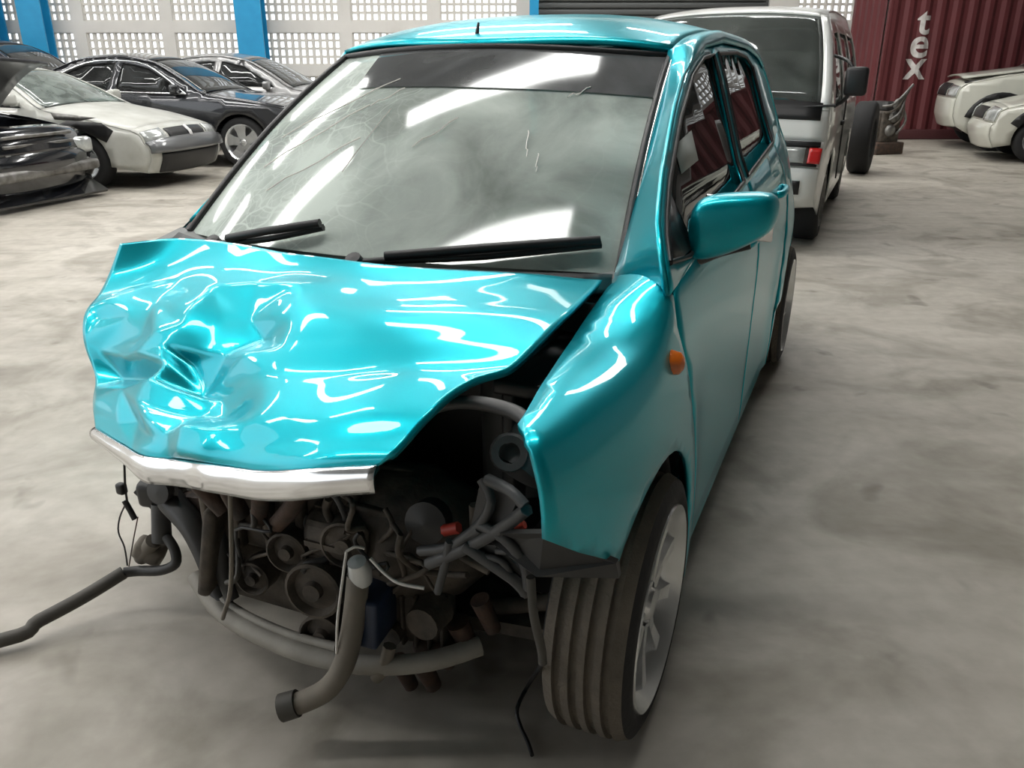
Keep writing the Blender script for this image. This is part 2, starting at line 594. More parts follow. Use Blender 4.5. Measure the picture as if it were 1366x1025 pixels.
# side walls, roof and skylights
structure(MB().box((13.1, 5.0, 3.15), (.2, 25.2, 6.3)).build('wall_right', 'wall_dull', smooth=False))
structure(MB().box((-13.7, 12.4, 3.15), (.2, 10.4, 6.3)).build('wall_left', 'wall_pale', smooth=False))
structure(MB().box((-.3, -7.7, 3.15), (26.9, .2, 6.3)).build('wall_light_block', 'wall_dull', smooth=False))  # unseen wall added behind the camera to keep daylight off the foreground
roof_ = structure(MB().box((-.2, 5.0, 6.4), (27.0, 25.6, .1)).build('ceiling', 'ceiling_sheet', smooth=False))
bm0 = None
for k, y in enumerate((-5.5, -1.2, 3.1, 7.4, 11.7, 16.0)):
    o = MB().box((-.2, y, 6.12), (26.6, .16, .3)).build('roof_beam', 'steel_grey', roof_, smooth=False)
n = 0
for x in (-10.4, -5.6, -.8, 4.0):
    for y in (1.9, 6.05, 10.0, 13.85):
        if x > 0 and y < 6.5: continue
        n += 1
        structure(MB().box((x, y, 6.33), (3.4, .6, .03)).build('window_%d' % n, 'skylight_sheet', smooth=False))

# ================================================================== cars
def wheel(parent, R_, rr, width, x, y, z, side, spokes=5, rim_mat='alloy', tread_mat='rubber', detail=1, tilt=0.0, grooves=0):
    """side=+1: outer face towards +x. part 'wheel' with children tyre, rim"""
    e = bpy.data.objects.new('wheel', None)
    COL.objects.link(e)
    e.parent = parent
    e.location = (x, y, z)
    e.rotation_euler = (0, 0, tilt)
    hw = width / 2
    if grooves:
        tp = []
        g = [-.55, -.18, .18, .55]
        gx = .012
        tp.append((R_ - .012, -hw + .008))
        for q in g:
            c = q * hw
            tp += [(R_ - .002, c - gx / 2 - .002), (R_ - .011, c - gx / 2), (R_ - .011, c + gx / 2), (R_ - .002, c + gx / 2 + .002)]
        tp.append((R_ - .012, hw - .008))
        n = 72
        MB().lathe(tp, (0, 0, 0), (1, 0, 0), n).build('tread', tread_mat, e, angle=50)
        side_p = [(R_ - .012, hw - .008), (R_ - .03, hw), (rr + .02, hw + .004), (rr + .002, hw - .008), (rr - .006, hw - .03)]
        mb = MB().lathe(side_p, (0, 0, 0), (1, 0, 0), n)
        mb.lathe([(r_, -h_) for r_, h_ in side_p], (0, 0, 0), (1, 0, 0), n)
        mb.build('sidewall', 'rubber', e)
    else:
        tp = [(rr - .01, -hw + .02), (rr + .01, -hw), (R_ - .03, -hw), (R_, -hw + .03), (R_, hw - .03), (R_ - .03, hw), (rr + .01, hw), (rr - .01, hw - .02)]
        MB().lathe(tp, (0, 0, 0), (1, 0, 0), 32).build('tyre', tread_mat, e)
    s_ = side
    n = 48 if detail > 1 else 24
    lip = MB().lathe([(rr - .004, s_ * -hw * .9), (rr - .03, s_ * -hw * .8), (rr - .035, s_ * (hw - .055)), (rr - .016, s_ * (hw - .02)), (rr + .004, s_ * (hw + .004)), (rr + .008, s_ * (hw - .006))], (0, 0, 0), (1, 0, 0), n)
    rim = lip.build('rim', rim_mat, e)
    MB().lathe([(.0001, 0), (rr - .034, 0)], (s_ * (hw - .085), 0, 0), (1, 0, 0), n).build('backing', 'alloy_dark', e)
    for k in range(spokes):
        a = 2 * math.pi * k / spokes + .2
        ca, sa = math.cos(a), math.sin(a)
        m = MB()
        def P(r_, t, d):
            return (s_ * (hw + d), ca * r_ - sa * t, sa * r_ + ca * t)
        w0, w1 = rr * 3.0 / spokes * .34, rr * 3.0 / spokes * .42
        if detail > 1:
            w0, w1 = .016, .011
        r0_, r1_ = .045, rr - .012
        dd = -.03
        vsx = [P(r0_, -w0, dd + .004), P(r0_, w0, dd + .004), P(r1_ * .6, w1 * 1.0, dd + .004), P(r1_ * .6, -w1 * 1.0, dd + .004), P(r1_, w1 * 1.5, dd + .012), P(r1_, -w1 * 1.5, dd + .012)]
        vsb = [(p[0] - s_ * .03, p[1], p[2]) for p in vsx]
        fs_ = [[0, 1, 2, 3], [3, 2, 4, 5], [0, 3, 9, 6], [3, 5, 11, 9], [1, 7, 8, 2], [2, 8, 10, 4]]
        m.add(vsx + vsb, fs_)
        m.build('spoke', rim_mat, rim, smooth=False)
    hub = MB().lathe([(.0001, .016), (.03, .014), (.036, 0), (.06, -.004), (.062, -.05)], (s_ * (hw - .03), 0, 0), (s_, 0, 0), 20)
    for k in range(4):
        a = 2 * math.pi * k / 4
        hub.cyl((s_ * (hw - .04), .046 * math.cos(a), .046 * math.sin(a)), (s_ * (hw - .022), .046 * math.cos(a), .046 * math.sin(a)), .008, n=6)
    hub.build('hub', rim_mat, rim)
    return e

class CarShape:
    """side contour (front low -> over the top -> rear low), body width by height and by length"""
    def __init__(s, contour, W, U, LV, LU, crown_x=.05, crown_z=.05, flares=()):
        s.cont = contour
        s.Uf = spl(W, U); s.Lf = spl(LV, LU)
        s.cx, s.cz = crown_x, crown_z
        s.fl = flares
    def u(s, v, w):
        x = s.Uf(w) * s.Lf(v)
        for (fv, fw, amt) in s.fl:
            d = math.hypot(v - fv, w - fw)
            x += amt * math.exp(-((d - .34) / .16) ** 2)
        return x
    def surf(s, v, w):
        return (s.u(v, w), v, w)
    def skin(s, c, x, off=0.0):
        """c: contour parameter (point index), x: -1..1 across"""
        c = min(max(c, 0), len(s.cont) - 1.0001)
        i = int(c); t = c - i
        p = s.cont
        a = p[max(i - 1, 0)]; b = p[i]; d = p[i + 1]; e = p[min(i + 2, len(p) - 1)]
        k = .5
        def cr(a_, b_, d_, e_):
            lin = b_ + (d_ - b_) * t
            cm = .5 * (2 * b_ + (d_ - a_) * t + (2 * a_ - 5 * b_ + 4 * d_ - e_) * t * t + (3 * b_ - a_ - 3 * d_ + e_) * t ** 3)
            return lin * (1 - k) + cm * k
        v = cr(a[0], b[0], d[0], e[0]); w_ = cr(a[1], b[1], d[1], e[1])
        tx, tz = d[0] - b[0], d[1] - b[1]
        L_ = math.hypot(tx, tz) or 1
        nv, nw = -tz / L_, tx / L_
        ue = s.u(v, w_)
        cr_ = (1 - abs(x) ** 2.6)
        return (x * (ue + off * .5), v + nv * (s.cx * cr_ + off), w_ + nw * (s.cz * cr_ + off))
    def skinpart(s, name, c0, c1, m, parent, x0=-1.0, x1=1.0, off=0.0, nc=None, nx_=14, solid=None, label=None):
        nc = nc or max(2, int((c1 - c0) * 5))
        return grid(name, lambda a, b: s.skin(c0 + (c1 - c0) * a, x0 + (x1 - x0) * b, off), nc, nx_, m, parent, solid, label=label, flip=False)

def side_outline(contour, sill, arches, r, bottom_front=None):
    """closed side outline with wheel arch cut-outs; contour runs front low to rear low over the top"""
    pts = list(contour)
    out = pts[:]
    # along the bottom from rear to front
    for (av, aw) in sorted(arches, key=lambda q: -q[0]):
        h = max(-1, min(1, (sill - aw) / r))
        a = math.degrees(math.asin(h))
        out += [(av + r * math.cos(math.radians(a)) + .0, sill)] if False else []
        out += arc((av, aw), r, a, 180 - a, 14)
    return out

def make_car(name, label, loc, rz, S, paint, arches, wr, win, marks, glass='dark_glass', wheels=(0, 1, 2, 3), rim_r=None, sill=.24, group=None, hood=True, parts=None, rim_mat='alloy', tyre_w=.19, step=.09, spokes=5, cat='car'):
    """marks: contour indices dict(hood0, hood1(windscreen base), roof0, roof1, tail0)"""
    root = empty(name, (loc[0], loc[1], 0), rz)
    tag(root, label, cat, group)
    z0 = loc[2] if len(loc) > 2 else 0
    def down(o):
        o.location.z += z0
        return o
    k = marks
    outl = side_outline(S.cont, sill, arches, wr * 1.13)
    for mir in (False, True):
        down(panel('side_panel', outl, S.surf, paint, root, holes=win, step=step, solid=.01, mirror=mir))
        for wpoly in win:
            cx = sum(p[0] for p in wpoly) / len(wpoly); cz = sum(p[1] for p in wpoly) / len(wpoly)
            big = [(cx + (p[0] - cx) * 1.02, cz + (p[1] - cz) * 1.03) for p in wpoly]
            down(panel('side_window', big, lambda v, w: (S.u(v, w) - .014, v, w), glass, root, step=.15, solid=.004, mirror=mir))
    down(S.skinpart('front_bumper', 0, k['bump'], paint if 'bump_mat' not in k else k['bump_mat'], root, solid=.01))
    down(S.skinpart('nose', k['bump'], k['hood0'], paint, root, solid=.01))
    if hood:
        down(S.skinpart('bonnet', k['hood0'], k['hood1'], paint, root, solid=.01))
    ws = down(S.skinpart('windscreen', k['hood1'] + .08, k['roof0'] - .08, glass if 'ws' not in k else k['ws'], root, -.93, .93, solid=.004))
    for sx in (-1, 1):
        down(S.skinpart('pillar', k['hood1'], k['roof0'], paint, root, min(.92 * sx, sx), max(.92 * sx, sx), nx_=2, off=.004, solid=.01))
    down(S.skinpart('roof', k['roof0'] - .1, k['roof1'] + .1, paint, root, solid=.01))
    down(S.skinpart('rear_window', k['roof1'], k['tail0'], glass, root, -.93, .93, solid=.004))
    for sx in (-1, 1):
        down(S.skinpart('pillar', k['roof1'], k['tail0'], paint, root, min(.92 * sx, sx), max(.92 * sx, sx), nx_=2, off=.004, solid=.01))
    down(S.skinpart('tail', k['tail0'], len(S.cont) - 1.001, paint, root, solid=.01))
    # dark underbody and wheel wells
    v0, v1 = S.cont[0][0], S.cont[-1][0]
    um = min(S.u(0, .5), S.u(2, .5))
    MB().box(((0), (v0 + v1) / 2, .36), (um * 1.5, (v1 - v0) * .93, .2)).build('underbody', 'trim_black', root).location.z += z0
    j = 0
    for (av, aw) in arches:
        for sd in (1, -1):
            if j in wheels:
                down(wheel(root, wr, rim_r or wr * .64, tyre_w, sd * (S.u(av, aw) - tyre_w * .55), av, wr, sd, spokes, rim_mat))
            j += 1
    return root, down

# ---- contours of the parked cars: (distance behind front axle, height)
def sedan_shape(half=.83, h=1.0, hood_drop=0.0, length=1.0, nose=0.0):
    c = [(-.70, .20), (-.77, .36), (-.77, .49), (-.73, .53), (-.69, .68 - hood_drop), (-.60, .735 - hood_drop), (-.1, .83 - hood_drop * .4), (.42, .91), (.75, 1.11), (1.10, 1.29), (1.55, 1.37), (2.05, 1.34), (2.40, 1.20), (2.80, 1.02), (3.25, 1.00), (3.36, .84), (3.36, .45), (3.28, .26)]
    c = [(v + (nose if v < -.5 else nose * .3 if v < 0 else 0), w_) for v, w_ in c]
    c = [(v * length, w_ * h) for v, w_ in c]
    W = [0, .25, .5, .75, .92, 1.05, 1.2, 1.32, 1.5]; U = [.93, .97, 1.0, .99, .95, .87, .77, .68, .6]
    return CarShape(c, [x * h for x in W], [x * half for x in U], [-.9, -.6, -.2, .5, 2.3, 3.0, 3.5], [.84, .91, .98, 1, 1, .95, .88], .10, .05)
SEDAN_WIN = [[(.66, .93), (1.16, 1.23), (1.50, 1.30), (1.56, .95)], [(1.66, .95), (1.60, 1.30), (2.00, 1.27), (2.38, 1.10), (2.46, .98)]]
SEDAN_MARKS = dict(bump=3.0, hood0=5.0, hood1=7.0, roof0=9.2, roof1=11.2, tail0=13.0)
def sc(polys, h=1.0, l=1.0):
    return [[(v * l, w_ * h) for v, w_ in p] for p in polys]
def car_mirror(root, down, x, v, w_, m):
    for sd in (1, -1):
        mb = MB().box((sd * (x + .09), v, w_ + .05), (.17, .09, .12), bev=.03)
        mb.box((sd * (x - .01), v + .02, w_), (.1, .05, .05), bev=.01)
        down(mb.build('door_mirror', m, root))

# ================================================================== parked cars and other things
# ---- wrecked black car, bonnet up, front pointing to the aisle
HS = .93
S = sedan_shape(.82, HS)
root, down = make_car('wrecked_car', 'wrecked black car with raised bonnet and stripped nose beside the white saloon', (-5.25, 8.18), math.radians(80), S, 'black_paint', [(0, .29), (2.55, .29)], .29, sc(SEDAN_WIN, HS), SEDAN_MARKS, hood=False, wheels=(2, 3), glass='dark_glass')
m = grid('raised_bonnet', lambda a, b: ((-.72 + 1.44 * b), .22 - a * .72, .86 + .46 * math.sin(a * 1.5) + .03 * (1 - (2 * b - 1) ** 2) - .02 * abs(2 * b - 1)), 10, 10, 'navy_paint', root, solid=.025)
MB().box((0, -.16, .52), (1.2, .62, .34), bev=.05).build('engine', 'grimy_metal', root)
for k in range(3):
    MB().box((0, -.80, .50 + k * .08), (.92, .03, .03), (0, 0, 0), bev=.008).build('grille_bar', 'bare_metal', root)
MB().box((0, -.83, .33), (1.46, .10, .10), bev=.03).build('bumper_beam', 'bare_metal', root)
for sd in (-1, 1):
    MB().box((sd * .62, -.74, .52), (.26, .14, .16), (0, 0, sd * -.3), bev=.04).build('headlamp', 'headlamp', root)
    MB().tube([(sd * .45, -.75, .45), (sd * .70, -.80, .35), (sd * .78, -.70, .22)], .025, 6).build('torn_strut', 'bare_metal', root)
MB().plate([(-.8, -.75, .05), (.8, -.85, .03), (.75, -.55, .25), (-.75, -.5, .28)], .03, (0, -.6, .8)).build('hanging_bumper', 'black_paint', root, smooth=False)
car_mirror(root, down, .80, .66, .86, 'black_paint')

# ---- white saloon with damaged wing
HS = .90
S = sedan_shape(.80, HS, .05)
mk = dict(SEDAN_MARKS); mk['ws'] = 'pale_glass'
root, down = make_car('damaged_saloon', 'white saloon with scraped front wing and black grille parked beside the wrecked black car', (-4.50, 9.95), math.radians(78), S, 'dirty_white', [(0, .30), (2.55, .30)], .29, sc(SEDAN_WIN, HS), mk)
S.skinpart('grille', 3.15, 4.05, 'trim_black', root, -.48, .48, off=.012, solid=.01)
S.skinpart('grille_badge', 3.2, 4.0, 'plate_white', root, .0, .07, off=.03, nx_=2, solid=.01)
for sx in (-1, 1):
    S.skinpart('headlamp', 3.15, 4.25, 'headlamp', root, min(.56 * sx, .97 * sx), max(.56 * sx, .97 * sx), off=.014, nx_=6, solid=.012)
S.skinpart('bumper_moulding', 1.5, 2.9, 'grey_paint', root, off=.025, solid=.02)
S.skinpart('air_intake', .1, 1.45, 'trim_black', root, -.8, .8, off=.012, solid=.01)
car_mirror(root, down, .78, .70, .88, 'dirty_white')
panel('torn_liner', [(-.42, .62), (-.30, .70), (.10, .72), (.42, .60), (.33, .5), (0, .64), (-.33, .5)], lambda v, w: (S.u(v, w) + .006, v, w), 'trim_black', root, step=.08, solid=.01, mirror=True)
panel('scrape', [(-.25, .75), (.05, .78), (.30, .80), (.25, .73), (-.05, .72)], lambda v, w: (S.u(v, w) + .004, v, w), 'bare_metal', root, step=.08, solid=.004, mirror=True)

# ---- charcoal saloon
HS = 1.0
S = sedan_shape(.86, HS, 0, 1.07)
root, down = make_car('dark_saloon', 'charcoal saloon with dark windows and bright window trim behind the white saloon', (-3.45, 12.0), math.radians(84), S, 'charcoal_paint', [(0, .32), (2.72, .32)], .32, sc(SEDAN_WIN, HS, 1.07), SEDAN_MARKS, rim_r=.23)
S.skinpart('grille', 3.2, 4.0, 'chrome', root, -.4, .4, off=.012, solid=.01)
for sx in (-1, 1):
    S.skinpart('headlamp', 3.15, 4.25, 'headlamp', root, min(.56 * sx, .97 * sx), max(.56 * sx, .97 * sx), off=.014, nx_=6, solid=.012)
car_mirror(root, down, .80, .80, .93, 'charcoal_paint')
for mir in (-1, 1):
    MB().tube([(mir * (S.u(v, w_) + .008), v, w_) for v, w_ in ((.68, .925), (1.6, .945), (2.6, .975))], .012, 6).build('window_trim', 'chrome', root)
    MB().tube([(mir * (S.u(v, w_) + .008), v, w_) for v, w_ in ((.70, .93), (1.22, 1.25), (1.6, 1.325), (2.1, 1.30), (2.6, 1.10))], .010, 6).build('window_trim', 'chrome', root)

# ---- silver saloon further back
S = sedan_shape(.85, 1.02, 0, 1.05)
root, down = make_car('silver_saloon', 'silver grey saloon parked between the charcoal saloon and the pierced wall', (-2.9, 14.2), math.radians(86), S, 'silver_paint', [(0, .32), (2.68, .32)], .31, sc(SEDAN_WIN, 1.02, 1.05), SEDAN_MARKS)
S.skinpart('grille', 3.2, 4.0, 'trim_black', root, -.45, .45, off=.012, solid=.01)
for sx in (-1, 1):
    S.skinpart('headlamp', 3.15, 4.25, 'headlamp', root, min(.56 * sx, .97 * sx), max(.56 * sx, .97 * sx), off=.014, nx_=6, solid=.012)
car_mirror(root, down, .80, .80, .93, 'silver_paint')

# ---- tall dark car whose rounded roof shows over the white saloon
c = [(-.75, .24), (-.80, .45), (-.76, .66), (-.64, .82), (-.05, .98), (.35, 1.08), (.80, 1.42), (1.15, 1.58), (1.8, 1.66), (2.6, 1.60), (3.0, 1.40), (3.3, 1.05), (3.36, .7), (3.3, .3)]
S = CarShape(c, [0, .3, .6, .9, 1.1, 1.4, 1.6, 1.75], [.80, .86, .88, .87, .84, .72, .60, .5], [-.9, -.6, -.2, .5, 2.3, 3.0, 3.5], [.84, .91, .98, 1, 1, .95, .88], .10, .05)
root, down = make_car('people_carrier', 'tall black people carrier whose rounded roof shows above the white saloon', (-7.6, 15.3), math.radians(86), S, 'navy_paint', [(0, .34), (2.6, .34)], .33,
    [[(.62, 1.10), (1.02, 1.44), (1.5, 1.53), (1.5, 1.10)], [(1.6, 1.10), (1.6, 1.54), (2.5, 1.52), (2.9, 1.30), (3.0, 1.12)]], dict(bump=2.2, hood0=3.1, hood1=5.0, roof0=7.0, roof1=9.0, tail0=11.0))
for sx in (-1, 1):
    S.skinpart('headlamp', 2.2, 3.0, 'headlamp', root, min(.56 * sx, .97 * sx), max(.56 * sx, .97 * sx), off=.014, nx_=6, solid=.012)

# ---- cab-over van behind the hatchback
c = [(-.58, .34), (-.66, .42), (-.67, .56), (-.64, .64), (-.61, .78), (-.55, .98), (-.22, 1.42), (-.02, 1.58), (.25, 1.64), (1.2, 1.69), (2.6, 1.70), (3.0, 1.66), (3.12, 1.5), (3.2, .95), (3.2, .5), (3.15, .34)]
S = CarShape(c, [0, .3, .5, .8, 1.0, 1.2, 1.45, 1.6, 1.75], [.76, .79, .80, .81, .80, .77, .71, .65, .58], [-.8, -.66, -.45, 0, 2.6, 3.2], [.93, .955, .985, 1, 1, .97], .05, .045)
van, down = make_car('van', 'white cab-over van with big black door mirror parked behind the hatchback', (2.34 - .72 * math.cos(.42), 6.45 + .72 * math.sin(.42)), -.42, S, 'white_paint', [(0, .32), (2.25, .32)], .30,
    [[(-.22, 1.02), (.02, 1.40), (.24, 1.50), (.72, 1.52), (.72, 1.0)], [(.86, 1.02), (.86, 1.52), (1.75, 1.53), (1.75, 1.02)], [(1.86, 1.02), (1.86, 1.53), (2.85, 1.52), (2.95, 1.04)]],
    dict(bump=2.6, hood0=4.0, hood1=5.0, roof0=7.2, roof1=11.2, tail0=12.6, ws='van_glass'), glass='van_glass', rim_mat='bare_metal', cat='van')
S.skinpart('grille_panel', 2.75, 3.75, 'bare_metal', van, -.96, .96, off=.010, solid=.012)
S.skinpart('grille_strip', 3.75, 3.98, 'trim_black', van, -.97, .97, off=.018, nc=3, solid=.012)
S.skinpart('grille_strip', 2.62, 2.8, 'trim_black', van, -.97, .97, off=.018, nc=3, solid=.012)
for sx in (-1, 1):
    S.skinpart('headlamp', 2.85, 3.7, 'headlamp', van, min(.50 * sx, .85 * sx), max(.50 * sx, .85 * sx), off=.026, nx_=5, solid=.012)
    S.skinpart('indicator', 2.85, 3.7, 'red_lens', van, min(.88 * sx, .985 * sx), max(.88 * sx, .985 * sx), off=.026, nx_=4, solid=.012)
    S.skinpart('fog_lamp_hole', 1.1, 1.75, 'trim_black', van, min(.72 * sx, .86 * sx), max(.72 * sx, .86 * sx), off=.016, nx_=3, solid=.008)
S.skinpart('screen_surround', 4.72, 5.1, 'trim_black', van, -.94, .94, off=.008, nc=3, solid=.008)
for sx in (-1, 1):
    mb = MB().tube([(sx * .79, -.26, 1.0), (sx * .86, -.33, 1.05), (sx * .91, -.34, 1.14)], .014, 6)
    mb.tube([(sx * .73, -.06, 1.34), (sx * .85, -.30, 1.30), (sx * .91, -.34, 1.22)], .012, 6)
    mb.box((sx * .92, -.34, 1.17), (.15, .06, .19), bev=.025)
    mb.build('door_mirror', 'trim_black', van)
    MB().box((sx * .815, .78, .86), (.012, .02, .96)).build('door_gap', 'trim_black', van)
    MB().box((sx * .82, .60, .84), (.03, .14, .035), bev=.01).build('door_handle', 'trim_black', van)
grid('dashboard', lambda a, b: ((-.72 + 1.44 * a), -.50 + .42 * b, .96 + .03 * math.sin(b * 3)), 8, 4, 'trim_black', van, solid=.03)
for sx in (-.36, .36):
    mb = MB().box((sx, .30, .78), (.5, .5, .16), bev=.05)
    mb.box((sx, .55, 1.12), (.48, .14, .62), (-.2, 0, 0), bev=.06)
    mb.build('seat', 'seat_fabric', van)
MB().box((.38, -.37, 1.02), (.34, .16, .05), (.3, 0, .1), bev=.02).build('folded_paper', 'sticker', van)
for sx in (-.45, .3):
    MB().tube([(sx, -.60, .97), (sx + .25, -.57, 1.0), (sx + .52, -.565, 1.02)], .009, 6).build('wiper', 'trim_black', van)

# ---- two pale cars in front of the container
c = [(-.58, .36), (-.64, .52), (-.64, .74), (-.60, .92), (-.50, 1.00), (-.02, 1.10), (.42, 1.18), (.85, 1.50), (1.2, 1.66), (1.9, 1.72), (2.8, 1.68), (3.15, 1.45), (3.32, 1.1), (3.36, .7), (3.3, .36)]
S = CarShape(c, [0, .3, .6, .9, 1.15, 1.45, 1.7, 1.85], [.82, .88, .90, .89, .86, .74, .62, .5], [-.9, -.6, -.2, .5, 2.3, 3.0, 3.5], [.84, .91, .98, 1, 1, .95, .88], .12, .05)
root, down = make_car('off_roader', 'cream white off-roader with lifted bonnet edge standing right in front of the container', (7.85, 14.25), math.radians(-108), S, 'pearl_white', [(0, .38), (2.65, .38)], .35,
    [[(.68, 1.20), (1.05, 1.52), (1.6, 1.60), (1.6, 1.20)], [(1.7, 1.20), (1.7, 1.60), (2.7, 1.57), (3.0, 1.30), (3.05, 1.20)]], dict(bump=2.2, hood0=4.1, hood1=6.0, roof0=8.0, roof1=10.0, tail0=12.0), tyre_w=.24)
for sx in (-1, 1):
    S.skinpart('headlamp', 2.3, 3.2, 'headlamp', root, min(.60 * sx, .98 * sx), max(.60 * sx, .98 * sx), off=.014, nx_=6, solid=.012)
    panel('arch_trim_shade', arc((0, .38), .50, 20, 165, 12) + arc((0, .38), .40, 165, 20, 12), lambda v, w: (S.u(v, w) + .012, v, w), 'trim_black', root, step=.06, solid=.02, mirror=sx < 0)  # black ring: moulding, with the arch gap's shadow put into its colour
S.skinpart('grille', 2.3, 3.3, 'trim_black', root, -.5, .5, off=.012, solid=.01)
grid('bonnet_gap', lambda a, b: (-.80 + 1.6 * b, -.54 + .9 * a, 1.005 + .16 * a), 4, 4, 'trim_black', root, solid=.02)
grid('raised_bonnet', lambda a, b: (-.78 + 1.56 * b, -.58 + 1.0 * a, 1.07 + .13 * a + .04 * (1 - (2 * b - 1) ** 2)), 6, 8, 'pearl_white', root, solid=.02)

S = sedan_shape(.83, .98, .0, 1.0, .16)
root, down = make_car('white_hatch', 'white car with open front wheel bay and yellowed headlamp beside the off-roader', (7.45, 12.42), math.radians(-108), S, 'pearl_white', [(0, .30), (2.55, .30)], .30, sc(SEDAN_WIN, .98), SEDAN_MARKS)
for sx in (-1, 1):
    S.skinpart('headlamp', 3.1, 4.4, 'headlamp', root, min(.54 * sx, .985 * sx), max(.54 * sx, .985 * sx), off=.014, nx_=6, solid=.012)
    panel('dark_wheel_bay', arc((0, .30), .45, 25, 150, 10) + arc((0, .30), .33, 150, 25, 10), lambda v, w: (S.u(v, w) + .008, v, w), 'trim_black', root, step=.06, solid=.012, mirror=sx < 0)
S.skinpart('grille', 3.2, 4.0, 'trim_black', root, -.45, .45, off=.012, solid=.01)
car_mirror(root, down, .79, .70, .90, 'pearl_white')

# ---- shipping container: corrugated long side faces the aisle
CYF, CX0, CX1, CH = 15.62, 6.55, 12.6, 2.59
cont = empty('shipping_container', (CX0, CYF, 0))
tag(cont, 'dark red corrugated shipping container with white lettering by the rear wall', 'container')
pit, dep = .278, .036
prof = [(0, 0), (.072, 0), (.140, dep), (.210, dep)]
L_ = CX1 - CX0
pl = []
x = .06
while x < L_ - .07:
    pl += [(x + a, b) for a, b in prof if x + a < L_ - .07]
    x += pit
pl.append((L_ - .07, pl[-1][1]))
vsx = [(a, b, z) for z in (.16, CH - .1) for a, b in pl]
k = len(pl)
meshobj('corrugated_side', vsx, [[i, i + 1, k + i + 1, k + i] for i in range(k - 1)], 'container_red', cont, smooth=False, solid=.004)
MB().box((L_ / 2, .03, .09), (L_, .12, .17), bev=.01).build('bottom_rail', 'container_dark', cont)
MB().box((L_ / 2, .03, CH - .06), (L_, .12, .12), bev=.01).build('top_rail', 'container_red', cont)
for x in (.03, L_ - .03):
    MB().box((x, .03, CH / 2), (.07, .07, CH), bev=.01).build('corner_post', 'container_red', cont)
    for z in (.06, CH - .06):
        MB().box((x, .03, z), (.18, .18, .118), bev=.012).build('corner_casting', 'container_dark', cont)
MB().box((L_ / 2, 1.7 / 2 + .08, CH - .03), (L_, 1.7, .03)).build('top_sheet', 'container_red', cont, smooth=False)
pe = [(b, .08 + a) for a, b in pl if a < 1.7]
ke = len(pe)
meshobj('end_sheet', [(a, b, z) for z in (.16, CH - .1) for a, b in pe], [[i + 1, i, ke + i, ke + i + 1] for i in range(ke - 1)], 'container_red', cont, smooth=False, solid=.004)
# lettering: t e x, stacked
def letter(ch, cx, cz, size):
    cu = bpy.data.curves.new('lettering_' + ch, 'FONT')
    cu.body = ch
    cu.size = size
    cu.align_x = 'CENTER'
    cu.extrude = .003
    cu.offset = .012
    ob = bpy.data.objects.new('letter', cu)
    COL.objects.link(ob)
    dg = bpy.context.evaluated_depsgraph_get()
    me = bpy.data.meshes.new_from_object(ob.evaluated_get(dg))
    bpy.data.objects.remove(ob)
    me.materials.clear(); me.materials.append(MATS['lettering_white'])
    # paint follows the corrugation
    bm = bmesh.new(); bm.from_mesh(me)
    bmesh.ops.triangulate(bm, faces=bm.faces[:])
    for q in np.arange(-.5, .5, .035):
        bmesh.ops.bisect_plane(bm, geom=bm.verts[:] + bm.edges[:] + bm.faces[:], plane_co=(q, 0, 0), plane_no=(1, 0, 0))
    xs_ = [p[0] for p in pl]; ys_ = [p[1] for p in pl]
    for v in bm.verts:
        X = cx + v.co.x
        Yp = float(np.interp(X, xs_, ys_))
        v.co = Vector((X, Yp - .006 - v.co.z, cz + v.co.y))
    bm.to_mesh(me); bm.free()
    o = bpy.data.objects.new('letter', me)
    COL.objects.link(o); o.parent = cont
def atcont(px, py):
    d_ = ray(px, py); t = CYF / d_[1]
    p = np.array([0, 0, CAMH]) + d_ * t
    return p[0] - CX0, p[2]
for ch, px, py in (('t', 1231, 45), ('e', 1225, 76), ('x', 1219, 105)):
    lx, lz = atcont(px, py)
    letter(ch, lx, lz, .70 if ch != 't' else .62)

# ---- scrap engine and truck tyre behind the van
p = floorpt(1168, 204)
se = empty('scrap_engine', (p[0], p[1], 0), .3)
tag(se, 'greasy scrap engine with loose brackets standing between van and container', 'engine')
mb = MB().box((0, 0, .40), (.34, .5, .46), bev=.03)
for k in range(4):
    mb.box((-.18, -.18 + k * .12, .42), (.04, .05, .36), bev=.01)
mb.build('block', 'grimy_metal', se)
MB().box((0, 0, .69), (.26, .48, .14), bev=.04).build('head_cover', 'black_plastic', se)
MB().box((0, 0, .09), (.5, .6, .18), bev=.02).build('stand', 'rusty_metal', se)
for k, (y_, z_) in enumerate(((-.1, .35), (.05, .55), (-.05, .72))):
    MB().lathe([(.0001, .05), (.03, .05), (.08, .03), (.09, 0), (.0001, 0)], (-.02 + k * .04, -.25, z_), (0, -1, 0), 16).build('pulley', 'bare_metal', se)
for k in range(5):
    MB().tube([(.1 - .08 * k, -.25, .3 + .1 * k), (.16 - .06 * k, -.34, .5 + .06 * k), (.05 + .05 * k, -.28, .8 + .05 * k)], .02, 6).build('bent_pipe', 'grimy_metal' if k % 2 else 'bare_metal', se)
p = floorpt(1143, 232)
ty = empty('truck_wheel', (p[0] + .05, p[1] + .1, 0), -.5)
tag(ty, 'big black truck wheel leaning upright behind the van', 'wheel')
MB().lathe([(.22, -.10), (.24, -.12), (.40, -.12), (.43, -.09), (.43, .09), (.40, .12), (.24, .12), (.22, .10)], (0, 0, .43), (1, 0, 0), 32).build('tyre', 'rubber', ty)
MB().lathe([(.0001, .02), (.10, .02), (.16, -.03), (.21, -.03), (.225, .10), (.215, .11)], (0, 0, .43), (1, 0, 0), 32).build('rim', 'steel_grey', ty)

